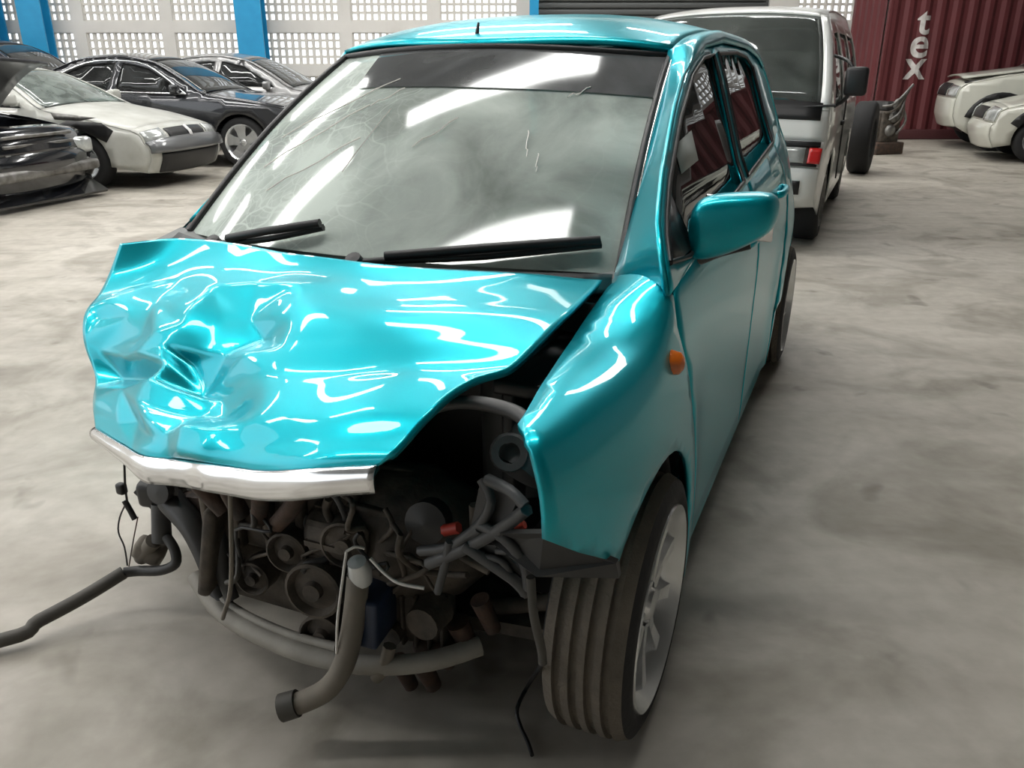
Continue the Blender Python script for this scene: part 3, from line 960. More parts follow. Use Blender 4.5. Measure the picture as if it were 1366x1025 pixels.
# ================================================================== the turquoise hatchback
car = empty('hatchback', (CX, CY, 0), -YAW)
tag(car, 'turquoise hatchback with crumpled bonnet, missing front bumper and cracked windscreen', 'car')
HB_W = [0, .12, .30, .5, .68, .80, .90, 1.0, 1.15, 1.27, 1.34, 1.42]
HB_U = [.75, .785, .788, .790, .792, .782, .758, .708, .648, .602, .565, .45]
HB = CarShape([(2.5, 1.31), (2.66, 1.26), (2.84, 1.10), (2.96, .92), (3.02, .62), (3.02, .38), (2.96, .2)], HB_W, HB_U,
    [-.6, -.45, -.25, 0, .5, 2.0, 2.6, 3.0, 3.1], [.86, .925, .97, .99, 1, 1, .965, .90, .85], .05, .05,
    flares=((0, .29, .03), (2.44, .29, .03)))
AR = .325
edge = spl([.85, 1.10, 1.3, 1.7, 2.2, 2.5, 2.62], [1.19, 1.297, 1.334, 1.358, 1.345, 1.31, 1.27])

def crushed(v, w):
    """right-hand flank, pushed in at and above the belt line"""
    x = HB.u(v, w)
    lim = .79 - (.79 - .628) * sstep(.66, .90, w) - (.085 * (w - .90) / .40 if w > .90 else 0)
    if w > .70:
        v = max(v, .40 + max(0, w - .84) * 1.568)
    return (min(x, lim), v, w)
def flank(mir):
    return crushed if mir else HB.surf
_qs = spl([-.5, -.2, 0, .12, .24, .42], [.70, .71, .735, .79, .86, .87])
_wc = spl([-.5, -.3, 0, .12, .24, .42], [.820, .826, .838, .868, .930, .985])
_wi = spl([-.5, -.29, -.2, .01, .12, .24, .42], [.80, .812, .818, .818, .824, .836, .858])
_ui = spl([-.5, -.29, -.2, .01, .12, .24, .42], [.69, .672, .66, .632, .62, .612, .602])
CURL = .26
def fender_surf(v, q):
    """below the crown q is height; above, the panel rolls over inwards to the bonnet gap"""
    qs = _qs(v)
    if q <= qs:
        return (HB.u(v, q), v, q)
    t = min((q - qs) / CURL, 1.0)
    u0 = HB.u(v, qs)
    u1 = u0 - .012
    return ((1 - t) ** 2 * u0 + 2 * t * (1 - t) * u1 + t * t * _ui(v), v, (1 - t) ** 2 * qs + 2 * t * (1 - t) * _wc(v) + t * t * _wi(v))
seam = [(.225, .865), (.21, .81), (.25, .72), (.29, .60), (.335, .51), (.39, .32), (.41, .15)]
fend = [(-.335, .70 + CURL + .005), (-.375, .90), (-.395, .80), (-.40, .675), (-.33, .62), (-.25, .565)]
fend += [p for p in arc((0, .29), AR, 132, -22, 18)]
fend += [(.395, .15)] + [(a - .005, b) for a, b in seam[:0:-1]] + [(.222, .875), (.225, .93), (.27, 1.0), (.34, 1.06), (.40, _qs(.40) + CURL)]
fend += [(v, _qs(v) + CURL) for v in np.arange(.37, -.31, -.03)]
panel('front_wing', fend, fender_surf, 'paint', car, step=.03, solid=.010)
belt = [(.235, .872), (.38, .890), (.75, .918), (1.15, .940), (1.30, .947)]
fd = [(a + .005, b) for a, b in seam[1:]] + [(1.345, .15), (1.355, .5), (1.335, .947)] + belt[::-1]
rd = [(1.353, .15), (1.363, .5), (1.343, .949), (2.2, .985), (2.19, .80), (2.10, .66), (2.03, .50), (1.97, .36), (1.96, .15)]
qp = [(1.97, .15), (1.98, .36)] + arc((2.44, .29), AR, 160, -8, 16) + [(2.95, .22), (2.98, .38), (2.98, .62), (2.93, .92), (2.82, 1.08), (2.6, 1.02), (2.2, .987), (2.2, .80), (2.11, .66), (2.04, .50)]
gh = [(.20, .872), (.255, .945), (.31, .985), (.474, 1.072), (.742, 1.186), (.90, 1.243), (1.012, 1.274), (1.10, 1.292), (1.3, 1.325), (1.7, 1.349), (2.2, 1.336), (2.5, 1.30), (2.66, 1.25), (2.84, 1.09), (2.6, 1.015), (2.2, .98), (1.30, .94), (.75, .912), (.38, .885)]
w1 = [(.26, .922), (.31, .962), (.474, 1.048), (.742, 1.160), (1.012, 1.253), (1.25, 1.297), (1.43, 1.308), (1.36, 1.12), (1.28, .952), (.75, .928), (.40, .905)]
w2 = [(1.52, 1.312), (1.9, 1.318), (2.10, 1.305), (2.19, 1.27), (2.16, 1.10), (2.16, .996), (1.37, .957), (1.45, 1.13)]
for mir in (False, True):
    d_ = panel('front_door', fd, flank(mir), 'paint', car, step=.05, solid=.010, mirror=mir)
    d2 = panel('rear_door', rd, flank(mir), 'paint', car, step=.05, solid=.010, mirror=mir)
    panel('quarter_panel', qp, flank(mir), 'paint', car, step=.05, solid=.010, mirror=mir)
    panel('window_frame', gh, flank(mir), 'paint', car, holes=(w1, w2), step=.045, solid=.012, mirror=mir)
    sg = -1 if mir else 1
    for (poly, dr) in ((w1, d_), (w2, d2)):
        cxp = sum(p[0] for p in poly) / len(poly); czp = sum(p[1] for p in poly) / len(poly)
        big = [(cxp + (p[0] - cxp) * 1.03, czp + (p[1] - czp) * 1.05) for p in poly]
        g_ = panel('window', big, lambda v, w, f_=flank(mir): (f_(v, w)[0] - .012, f_(v, w)[1], w), 'side_glass', dr, step=.12, solid=.004, mirror=mir)
        loop = [(sg * (flank(mir)(a, b)[0] + .001), flank(mir)(a, b)[1], b) for a, b in densify(poly, .06)]
        MB().tube(loop + [loop[0]], .006, 6, 1).build('window_seal', 'trim_black', g_)
    for (v_, w_, dr) in ((1.17, .80, d_), (1.98, .83, d2)):
        x_ = flank(mir)(v_, w_)[0]
        MB().tube([(sg * (x_ - .005), v_ - .08, w_), (sg * (x_ + .014), v_ - .06, w_ + .004), (sg * (x_ + .016), v_ + .05, w_ + .008), (sg * (x_ - .005), v_ + .08, w_ + .01)], .014, 8).build('door_handle', 'paint', dr)
    # sill and dark gap lining
    MB().box((sg * .735, 1.17, .135), (.09, 1.62, .09), bev=.02).build('sill', 'paint', car)
    for ln in (seam, [(1.348, .94), (1.36, .5), (1.349, .15)], [(2.2, .98), (2.195, .8), (2.105, .66), (2.035, .5), (1.975, .36), (1.965, .15)]):
        MB().tube([(sg * (flank(mir)(a, b)[0] - .02), flank(mir)(a, b)[1], b) for a, b in ln], .014, 5, 1).build('door_gap_seal', 'trim_black', car)
    # pillar strip between side frame and windscreen / roof edge
    S_ = [(sg * flank(mir)(a, b)[0], flank(mir)(a, b)[1], b) for a, b in densify(gh, .04) if not (b < 1.02 and a > .6) and not (b < .925 and a > .22) and a < 2.63]
    S_ = sorted(S_, key=lambda p: p[1])
    def edge_pt(p):
        v = p[1]
        # windscreen edge runs from (.605,.41,.855) to (.525,1.10,1.295)
        if v < 1.10:
            t = (v - .2) / .9
            return (sg * (.612 - .087 * t), .36 + .74 * t, .828 + .467 * t)
        return (sg * .525, v, edge(v) + .012)
    E_ = [edge_pt(p) for p in S_]
    def strip(a, b):
        f = a * (len(S_) - 1); i = min(int(f), len(S_) - 2); t = f - i
        s0 = Vector(S_[i]).lerp(Vector(S_[i + 1]), t); e0 = Vector(E_[i]).lerp(Vector(E_[i + 1]), t)
        k_ = sstep(.5, .2, s0.y)
        c0 = (s0 + e0) / 2 + (Vector((sg * .004, -.002, .006)) if mir else Vector((sg * (.028 + .012 * k_), -.010 - .02 * k_, .028 + .035 * k_)))
        return (1 - b) ** 2 * s0 + 2 * b * (1 - b) * c0 + b * b * e0
    grid('pillar', strip, len(S_) - 1, 6, 'paint', car, solid=.010, flip=not mir)

# roof, tailgate
def roof_fn(a, b):
    x = -1 + 2 * b
    vf = 1.105 - .12 * (1 - x * x)
    v = vf + (2.60 - vf) * a
    return (x * .53, v, edge(v) + .012 + .060 * (1 - abs(x) ** 2.6) + .014 * math.exp(-((v - vf) / .05) ** 2) * 0)
grid('roof', roof_fn, 40, 26, 'paint', car, solid=.012)
# two pressed ribs along the roof
for x_ in (-.33, .33):
    rb = [(x_, v, edge(v) + .012 + .060 * (1 - abs(x_ / .53) ** 2.6) - .001) for v in np.linspace(1.25, 2.5, 14)]
    MB().tube(rb, .006, 6, 1).build('roof_rib', 'paint', car)
tg = HB.skinpart('tailgate', .35, 4.0, 'paint', car, solid=.012)
HB.skinpart('rear_window', .9, 2.5, 'dark_glass', tg, -.82, .82, off=.006, solid=.004)
HB.skinpart('rear_bumper', 4.0, 5.99, 'paint', car, off=.02, solid=.012)
for sx in (-1, 1):
    HB.skinpart('tail_lamp', 1.2, 3.2, 'red_lens', car, min(.78 * sx, .93 * sx), max(.78 * sx, .93 * sx), off=.006, nx_=4, solid=.01)
# stub aerial on the roof front
vA, uA = 1.045, -.035
zA = edge(vA) + .012 + .06
mb = MB().lathe([(.0001, .010), (.012, .008), (.017, 0)], (uA, vA, zA), (0, 0, 1), 14)
mb.tube([(uA, vA, zA + .004), (uA, vA + .008, zA + .022), (uA, vA + .016, zA + .042)], lambda t: .0075 - .004 * t, 8, 2)
mb.build('aerial', 'trim_black', car)

# windscreen
def ws_fn(x, b):
    bx = .605 * x, .41 - .17 * (1 - x * x), .852 + .022 * (1 - x * x)
    tx = .525 * x, 1.10 - .12 * (1 - x * x), 1.297 + .026 * (1 - x * x)
    k = .03 * math.sin(math.pi * b)
    return (bx[0] + (tx[0] - bx[0]) * b, bx[1] + (tx[1] - bx[1]) * b - k * .55, bx[2] + (tx[2] - bx[2]) * b + k * .8)
wsn = grid('windscreen', lambda a, b: ws_fn(-1 + 2 * a, b), 30, 16, 'windscreen_glass', car)
def band_fn(a, b):
    x0 = -.66 + .10 * (1 - b)
    x = x0 + (1 - x0) * a
    p = ws_fn(x, .735 + .262 * b)
    return (p[0], p[1] - .002, p[2] + .003)
grid('sun_band', band_fn, 24, 6, 'sunband_glass', wsn)
lp = [ws_fn(-1, b) for b in np.linspace(0, 1, 9)] + [ws_fn(x, 1) for x in np.linspace(-.9, .9, 13)] + [ws_fn(1, b) for b in np.linspace(1, 0, 9)]
MB().tube([(p[0], p[1] - .004, p[2] + .004) for p in lp], .010, 6, 1).build('windscreen_seal', 'trim_black', car)
# pale trim line up the side of the screen
MB().tube([(ws_fn(1, b)[0] + .012, ws_fn(1, b)[1] - .006, ws_fn(1, b)[2] + .008) for b in np.linspace(.03, .98, 10)], .004, 6, 1).build('screen_trim', 'chrome', car)
# loose crack shards
for (x0, b0, x1, b1) in ((.05, .42, .18, .56), (.52, .52, .56, .40), (.60, .42, .62, .34), (-.22, .30, -.20, .60), (-.34, .62, -.22, .72), (-.80, .45, -.30, .78), (-.75, .30, -.35, .62), (-.6, .2, -.25, .45), (.62, .70, .7, .76)):
    P = [ws_fn(x0 + (x1 - x0) * t, b0 + (b1 - b0) * t + .012 * math.sin(t * 9)) for t in np.linspace(0, 1, 6)]
    MB().tube([(p[0], p[1] - .003, p[2] + .004) for p in P], .0016, 4, 1).build('crack', 'wire_white', wsn)
# cowl and wipers
grid('cowl', lambda a, b: ((-.60 + 1.22 * a) * (1 - .02 * b), .20 + .20 * abs(-1 + 2 * a) ** 2 + .05 * b - .10, .835 + .03 * b + .02 * (1 - (2 * a - 1) ** 2)), 20, 4, 'trim_black', car, solid=.012)
def wiper(ps, lab):
    e = MB().tube(ps, .009, 6, 3).build('wiper', 'trim_black', car)
    d = Vector(ps[-1]) - Vector(ps[1])
    a = Vector(ps[1]) + d * .1
    MB().tube([Vector(ps[1]) + Vector((0, -.012, .012)), Vector(ps[2]) + Vector((0, -.016, .02)), Vector(ps[3]) + Vector((0, -.012, .012))], .011, 6, 2).build('wiper_blade', 'trim_black', e)
    MB().lathe([(.0001, .02), (.018, .018), (.022, 0)], ps[0], (0, -.5, .8), 12).build('wiper_pivot', 'trim_black', e)
def wpt(x, b, d=.02):
    p = ws_fn(x, b)
    return (p[0], p[1] - d * .55, p[2] + d * .8)
wiper([wpt(.10, -.04), wpt(.22, -.02), wpt(.55, .015), wpt(.93, .075)], 'r')
wiper([wpt(-.66, -.04), wpt(-.56, -.02), wpt(-.36, .01), wpt(-.12, .07)], 'l')

# ---- bonnet: buckled upwards and crushed on the right-hand front corner
def P3(lst, axis=2):
    return [carpt(x, y, axis, z) for x, y, z in lst]
back = P3([(160, 325, .868), (240, 318, .885), (330, 328, .893), (400, 340, .893), (480, 350, .890), (560, 358, .885), (640, 362, .880), (720, 366, .870), (806, 371, .857)])
right = P3([(806, 371, .857), (758, 418, .850), (720, 456, .835), (682, 491, .815), (635, 506, .810), (597, 529, .800), (577, 548, .790), (548, 579, .765), (518, 611, .740), (504, 622, .725)])
front = P3([(127, 572, .55), (164, 594, .57), (201, 611, .59), (238, 614, .605), (297, 622, .635), (349, 629, .66), (424, 626, .70), (504, 622, .725)])
left = [back[0]] + [carpt(x, y, 0, u_) for x, y, u_ in ((146, 364, -.61), (131, 394, -.60), (114, 416, -.59), (110, 438, -.575), (112, 457, -.56), (126, 500, -.50), (124, 540, -.43))] + [front[0]]
def arcparam(P):
    P = np.array(P); d = np.r_[0, np.cumsum(np.linalg.norm(np.diff(P, axis=0), axis=1))]
    d /= d[-1]
    fs = [spl(d, P[:, k]) for k in range(3)]
    return lambda t: np.array([f(t) for f in fs])
cB, cR, cF, cL = arcparam(back), arcparam(right), arcparam(front), arcparam(left)
def coons(s, t):
    p = (1 - t) * cB(s) + t * cF(s) + (1 - s) * cL(t) + s * cR(t)
    p -= (1 - s) * (1 - t) * cB(0) + s * (1 - t) * cB(1) + (1 - s) * t * cF(0) + s * t * cF(1)
    return p
def car2px(p):
    x, y = CX + p[0] * _c + p[1] * _s, CY - p[0] * _s + p[1] * _c
    z = p[2] - CAMH
    d = y * math.cos(PITCH) - z * math.sin(PITCH)
    return (683 + FPX * x / d, 512.5 - FPX * (y * math.sin(PITCH) + z * math.cos(PITCH)) / d)
# dents and folds read off the photograph: (pixel x, pixel y, height above the pressed shape in cm)
DENT = [(290, 393, 1.5), (350, 394, 1.6), (412, 400, 3.0), (406, 440, 1.8), (388, 480, .9), (342, 520, .2), (300, 430, -1.6), (345, 450, -3.6), (300, 470, -2.4), (330, 425, -2.4),
        (258, 440, 1.2), (250, 480, -2.6), (262, 520, -4.6), (260, 552, -2.4), (272, 468, -1.4), (274, 540, -2.2), (226, 452, 2.2), (196, 456, .6), (150, 400, 1.0), (131, 425, -1.0), (175, 425, .4), (215, 410, .2),
        (180, 478, 1.6), (205, 474, 2.6), (238, 470, 1.4), (150, 500, -3.2), (210, 505, -2.6), (128, 470, -.8), (135, 535, 1.0), (170, 528, 1.6), (240, 492, 2.2), (217, 522, 2.7), (192, 545, 1.6), (246, 530, .6),
        (160, 568, .0), (212, 590, .4), (180, 560, -1.2), (232, 586, 1.0), (262, 578, 3.2), (295, 584, 2.6), (302, 604, 1.0), (250, 610, 2.2), (280, 613, 2.2), (316, 560, -1.6), (322, 602, .0), (346, 570, .8), (366, 540, 1.3), (380, 508, 1.5), (338, 482, .6),
        (292, 530, -2.8), (320, 540, -2.0), (300, 556, -2.6), (200, 350, .0), (300, 355, .6), (400, 365, .4), (240, 380, .2), (480, 385, .9), (520, 450, 1.9), (455, 425, 1.6), (432, 500, 1.2), (420, 570, .7), (380, 615, .2), (590, 415, 1.0), (560, 480, 1.0), (600, 480, .9), (500, 540, .8), (470, 600, .2), (640, 400, .6), (700, 420, .3), (560, 380, .5), (640, 470, .4)]
def make_dents():
    N1, N2 = 60, 48
    tab = [(i / N1, j / N2, car2px(coons(i / N1, j / N2))) for i in range(N1 + 1) for j in range(N2 + 1)]
    P = []
    for x, y, h_ in DENT:
        q = min(tab, key=lambda r: (r[2][0] - x) ** 2 + (r[2][1] - y) ** 2)
        P.append((q[0], q[1], h_ / 100))
    for k in range(13):
        P += [(k / 12, 0, 0), (k / 12, 1, 0)]
    for k in range(1, 12):
        P += [(0, k / 12, 0), (1, k / 12, 0)]
    v, e, f, orig, *_ = delaunay_2d_cdt([Vector((a, b)) for a, b, c_ in P], [], [], 0, 1e-4)
    hh = [P[o[0]][2] if o else 0 for o in orig]
    T = []
    for t in f:
        a, b, c_ = (v[i] for i in t)
        T.append((np.array(a), np.array(b), np.array(c_), [hh[i] for i in t]))
    return T
TRI = make_dents()
def facet(s, t):
    p = np.array((s, t))
    for a, b, c_, h_ in TRI:
        d = (b[1] - c_[1]) * (a[0] - c_[0]) + (c_[0] - b[0]) * (a[1] - c_[1])
        if abs(d) < 1e-12: continue
        l1 = ((b[1] - c_[1]) * (p[0] - c_[0]) + (c_[0] - b[0]) * (p[1] - c_[1])) / d
        l2 = ((c_[1] - a[1]) * (p[0] - c_[0]) + (a[0] - c_[0]) * (p[1] - c_[1])) / d
        l3 = 1 - l1 - l2
        if l1 > -1e-6 and l2 > -1e-6 and l3 > -1e-6:
            return l1 * h_[0] + l2 * h_[1] + l3 * h_[2]
    return 0
NS, NT = 120, 96
G = np.array([[coons(i / NS, j / NT) for j in range(NT + 1)] for i in range(NS + 1)])
du = np.gradient(G, axis=0); dv = np.gradient(G, axis=1)
nrm = np.cross(dv, du)
nrm /= np.linalg.norm(nrm, axis=2, keepdims=True)
if nrm[60, 40, 2] < 0: nrm = -nrm
D = np.array([[facet(i / NS, j / NT) for j in range(NT + 1)] for i in range(NS + 1)])
def blur(A, n):
    for _ in range(n):
        B = np.pad(A, 1, mode='edge')
        A = (B[1:-1, 1:-1] * 4 + B[:-2, 1:-1] + B[2:, 1:-1] + B[1:-1, :-2] + B[1:-1, 2:]) / 8
    return A
soft = blur(D, 60)
sharp = blur(D, 2)
ss = np.linspace(0, 1, NS + 1)[:, None]; tt = np.linspace(0, 1, NT + 1)[None, :]
keep_sharp = np.array([[sstep(.60, .48, a) * sstep(.10, .24, b) for b in tt[0]] for a in ss[:, 0]])
D = sharp * keep_sharp + soft * (1 - keep_sharp)
D += .020 * np.sin(math.pi * ss) * np.sin(math.pi * tt)
G2 = G + nrm * D[:, :, None]
hv = [tuple(G2[i, j]) for i in range(NS + 1) for j in range(NT + 1)]
hf = [[i * (NT + 1) + j, i * (NT + 1) + j + 1, (i + 1) * (NT + 1) + j + 1, (i + 1) * (NT + 1) + j] for i in range(NS) for j in range(NT)]
bonnet = meshobj('bonnet', hv, hf, 'paint', car, True, None, .012, label='crumpled turquoise bonnet')
def strip_fn(a, b):
    i = a * NS
    k = min(int(i), NS - 1); t = i - k
    p = G2[k, NT] * (1 - t) + G2[k + 1, NT] * t
    wd = .020 + .028 * sstep(0, .45, a) - .008 * sstep(.8, 1, a) + .006 * math.exp(-((a - .33) / .05) ** 2)
    th = b * 2.0
    return (p[0], p[1] - .016 * math.sin(th) + .006 * b, p[2] - wd * b + .006 * math.sin(th * 1.5))
grid('chrome_strip', strip_fn, 80, 8, 'chrome', bonnet, solid=.004, flip=False, label='bent chrome strip along the bonnet edge')
# bonnet stiffener underneath
MB().tube([tuple(np.array(coons(s_, .9)) - np.array((0, 0, .05))) for s_ in np.linspace(.08, .92, 10)], .022, 8, 2).build('stiffener', 'primer', bonnet)

# wheels: outer face towards each side
WR, WRIM, WV = .268, .203, .07
wheel(car, WR, WRIM, .165, .7375, WV, WR, 1, 10, 'alloy', 'tread', 2, grooves=1)
wheel(car, WR, WRIM, .165, .7375, WV + 2.40, WR, 1, 10, 'alloy', 'tread', 2, grooves=1)
wheel(car, WR, WRIM, .165, -.69, WV + 2.40, WR, -1, 10, 'alloy', 'tread', 2, grooves=1)
wheel(car, WR, WRIM, .165, -.52, .46, WR, -1, 10, 'alloy', 'tread', 2, tilt=.35, grooves=1)
for (v_, x0, x1) in ((0, .55, .775), (2.44, .55, .775), (2.44, -.74, -.5)):
    a0_, a1_ = (-.1, 1.75) if v_ == 0 else (-.1, math.pi + .1)
    P = []
    grid('wheel_housing', lambda a, b: (x0 + (x1 - x0) * b, v_ + (AR + .012) * math.cos(a0_ + (a1_ - a0_) * a), .29 + (AR + .012) * math.sin(a0_ + (a1_ - a0_) * a)), 16, 3, 'trim_black', car, solid=.004)

# door mirrors
def mirror_part(sg, dr):
    e = bpy.data.objects.new('door_mirror', None); COL.objects.link(e); e.parent = dr
    bm = bmesh.new()
    bmesh.ops.create_cube(bm, size=1)
    bmesh.ops.subdivide_edges(bm, edges=bm.edges[:], cuts=5, use_grid_fill=True)
    vs_ = []
    for v in bm.verts:
        x, y, z = v.co * 2
        # superellipsoid shell, blunt back, flat glass side, lower outer corner swept up
        n_ = (abs(x) ** 4 + abs(y) ** 3 + abs(z) ** 4) ** (1 / 4)
        x, y, z = x / n_ if n_ > 1e-6 else 0, y / n_ if n_ > 1e-6 else 0, z / n_ if n_ > 1e-6 else 0
        y = y if y < 0 else y * .55
        zz = z * (.064 - .012 * x) + .010 * x
        if z < 0: zz += .014 * max(0, x)
        vs_.append((sg * (.828 + x * .088), .50 + y * .062 + .028 * x, .965 + zz + .008 * x))
    fs_ = [[v.index for v in f.verts] for f in bm.faces]
    if sg < 0: fs_ = [f[::-1] for f in fs_]
    bm.free()
    h_ = meshobj('housing', vs_, fs_, 'paint', e)
    sb = h_.modifiers.new('round', 'SUBSURF'); sb.levels = 1; sb.render_levels = 1
    MB().box((sg * .83, .548, .967), (.15, .008, .095), bev=.003).build('mirror_glass', 'chrome', e)
    MB().tube([(sg * .735, .47, .885), (sg * .765, .50, .893), (sg * .80, .52, .905), (sg * .86, .53, .922)], lambda t: .026 - .008 * t, 10, 3).build('mirror_arm', 'trim_black', e)
    # black triangular sail plate in the corner of the window
    panel('sail_plate', [(.25, .918), (.31, .965), (.44, 1.03), (.46, .915)], lambda v, w: (HB.u(v, w) + .004, v, w), 'trim_black', e, step=.05, solid=.012, mirror=sg < 0)
drs = [o for o in car.children if o.name.startswith('front_door')]
mirror_part(1, drs[0])
# round amber side repeaters on the wings
wings = [o for o in car.children if o.name.startswith('front_wing')]
for sg, wg in ((1, wings[0]),):
    x_ = HB.u(.132, .763)
    m = MB().lathe([(.0001, .022), (.012, .020), (.021, .013), (.025, -.006)], (sg * x_, .132, .763), (sg, -.05, .05), 18)
    m.build('side_repeater', 'amber', wg, label='round amber side lamp')
# pale sticker on the front window
panel('sticker', [(.63, 1.045), (.64, 1.105), (.86, 1.125), (.84, 1.055)], lambda v, w: (HB.u(v, w) - .008, v, w), 'sticker', drs[0], step=.08, solid=.001)

# interior
MB().box((0, 1.5, .16), (1.36, 2.6, .06)).build('floor_pan', 'trim_black', car)
grid('firewall', lambda a, b: (-.66 + 1.32 * a, .26, .16 + .66 * b), 4, 4, 'trim_black', car, solid=.02)
def dash_fn(a, b):
    prof = [(.30, .835), (.45, .862), (.62, .858), (.72, .825), (.74, .74), (.70, .60), (.62, .5)]
    f = b * (len(prof) - 1); i = min(int(f), len(prof) - 2); t = f - i
    x = -1 + 2 * a
    return (x * .66, prof[i][0] + (prof[i + 1][0] - prof[i][0]) * t, prof[i][1] + (prof[i + 1][1] - prof[i][1]) * t + .012 * (1 - x * x))
grid('dashboard', dash_fn, 16, 14, 'dash_grey', car, solid=.02)
# deployed, slack airbags on the dashboard
def airbag(cx_, cy_, cz_, sx_, sy_, sz_, seed):
    r_ = np.random.RandomState(seed)
    ph = r_.uniform(0, 6, 4)
    def fn(a, b):
        th = a * 2 * math.pi; f = b * math.pi
        k = 1 + .13 * math.sin(3 * th + ph[0]) * math.sin(f) + .09 * math.sin(5 * th + ph[1] + 3 * f) + .05 * math.sin(7 * f + ph[2])
        return (cx_ + sx_ * k * math.cos(th) * math.sin(f), cy_ + sy_ * k * math.sin(th) * math.sin(f), cz_ + sz_ * (k * math.cos(f)))
    grid('airbag', fn, 26, 14, 'airbag_cloth', car, label='slack white airbag')
airbag(.34, .60, .90, .13, .10, .055, 3)
airbag(-.30, .66, .90, .20, .10, .06, 8)
stw = MB().lathe([(.175 + .014 * math.cos(a), .014 * math.sin(a)) for a in np.linspace(0, 2 * math.pi, 9)], (-.34, .86, .80), (0, -.9, -.42) , 30)
for k in range(3):
    a = k * 2.1 + .5
    stw.tube([(-.34, .86, .80), (-.34 + .17 * math.cos(a), .86 - .17 * .42 * math.sin(a) * -1, .80 + .155 * math.sin(a))], .014, 6, 1)
stw.cyl((-.34, .88, .80), (-.34, .70, .72), .05, .04)
stw.build('steering_wheel', 'trim_black', car)
for (x_, y_) in ((-.34, 1.25), (.34, 1.25)):
    m = MB().box((x_, y_, .42), (.46, .5, .16), bev=.05)
    m.box((x_, y_ + .30, .72), (.44, .14, .58), (-.25, 0, 0), bev=.06)
    m.box((x_, y_ + .42, 1.06), (.25, .09, .17), (-.2, 0, 0), bev=.04)
    m.build('front_seat', 'seat_fabric', car)
m = MB().box((0, 2.1, .42), (1.2, .45, .18), bev=.05)
m.box((0, 2.38, .72), (1.2, .14, .52), (-.25, 0, 0), bev=.06)
m.build('rear_seat', 'seat_fabric', car)
MB().box((0, 1.08, 1.215), (.22, .03, .07), (.2, 0, 0), bev=.02).build('inside_mirror', 'trim_black', car)

# ================================================================== exposed engine bay of the hatchback
def V(x, y, v):            # pixel on the cross-plane v metres behind the front axle
    return tuple(carpt(x, y, 1, v))
def tubeP(name, pts, r, m, label=None, n=8, sub=4, parent=car):
    return MB().tube([V(*p) for p in pts], r, n, sub).build(name, m, parent, label=label)
# inner wings, strut towers, chassis legs, firewall
mb = MB().box((.52, .16, .56), (.03, .34, .40), bev=.008)
mb.box((.56, .14, .74), (.10, .40, .03), bev=.008)
mb.build('inner_wing', 'trim_black', car)
mb = MB().cyl((.50, .12, .46), (.48, .13, .74), .085, .075, 18)
mb.lathe([(.0001, .02), (.03, .018), (.034, 0), (.075, 0)], (.48, .13, .742), (0, 0, 1), 18)
mb.build('strut_tower', 'black_plastic', car)
MB().box((.40, .12, .34), (.07, .34, .10), bev=.012).build('chassis_leg', 'black_plastic', car)
MB().box((0, .20, .50), (1.04, .03, .62), bev=.01).build('bulkhead', 'trim_black', car)
# engine: block, head cover, sump, gearbox, pulleys
eng = MB().box((.02, .02, .47), (.42, .26, .36), bev=.02)
for k in range(5):
    eng.box((-.15 + k * .085, -.118, .45), (.02, .03, .30), bev=.006)
eng.box((.02, .02, .20), (.36, .22, .16), bev=.03)
engine = eng.build('engine_block', 'grimy_metal', car)
MB().box((.02, .04, .685), (.44, .20, .07), bev=.025).build('head_cover', 'black_plastic', engine)
gb = MB().lathe([(.0001, -.02), (.10, -.02), (.145, .04), (.15, .12), (.11, .22), (.06, .27), (.0001, .27)], (.20, .0, .35), (1, 0, .05), 20)
for k in range(8):
    a = k * math.pi / 4
    gb.box((.26, .145 * math.cos(a), .35 + .145 * math.sin(a)), (.10, .02, .02), bev=.004)
gb.build('gearbox', 'grimy_metal', car)
for (px, py, v_, r_) in ((430, 775, -.15, .062), (395, 725, -.13, .045), (470, 715, -.12, .05), (440, 835, -.13, .05), (350, 760, -.12, .04)):
    c = V(px, py, v_)
    MB().lathe([(.0001, .05), (r_ * .3, .05), (r_ * .34, .036), (r_ * .75, .03), (r_ * .9, .045), (r_, .043), (r_ * .95, .022), (r_, 0), (r_ * .9, -.02), (.0001, -.02)], c, (.15, -1, .05), 22).build('pulley', 'grimy_metal', car)
alt = MB()
c = V(425, 700, -.10)
alt.lathe([(.0001, .0), (.05, .0), (.065, .02), (.066, .10), (.05, .12), (.0001, .12)], c, (1, 0, 0), 18)
for k in range(10):
    a = k * math.pi / 5
    alt.box((c[0] + .06, c[1] + .064 * math.cos(a), c[2] + .064 * math.sin(a)), (.09, .012, .012), (a, 0, 0))
alt.build('alternator', 'grimy_metal', car)
mf = MB()
for k in range(4):
    x_ = -.14 + k * .09
    mf.tube([(x_, -.10, .60), (x_ + .01, -.17, .58), (x_ + .02, -.18, .50), (.02 + (x_ - .02) * .5, -.16, .41)], .019, 8, 3)
mf.build('exhaust_manifold', 'rusty_metal', car)
MB().box(V(300, 710, -.08), (.03, .20, .22), (0, .2, .3), bev=.01).build('mounting_bracket', 'grimy_metal', car)
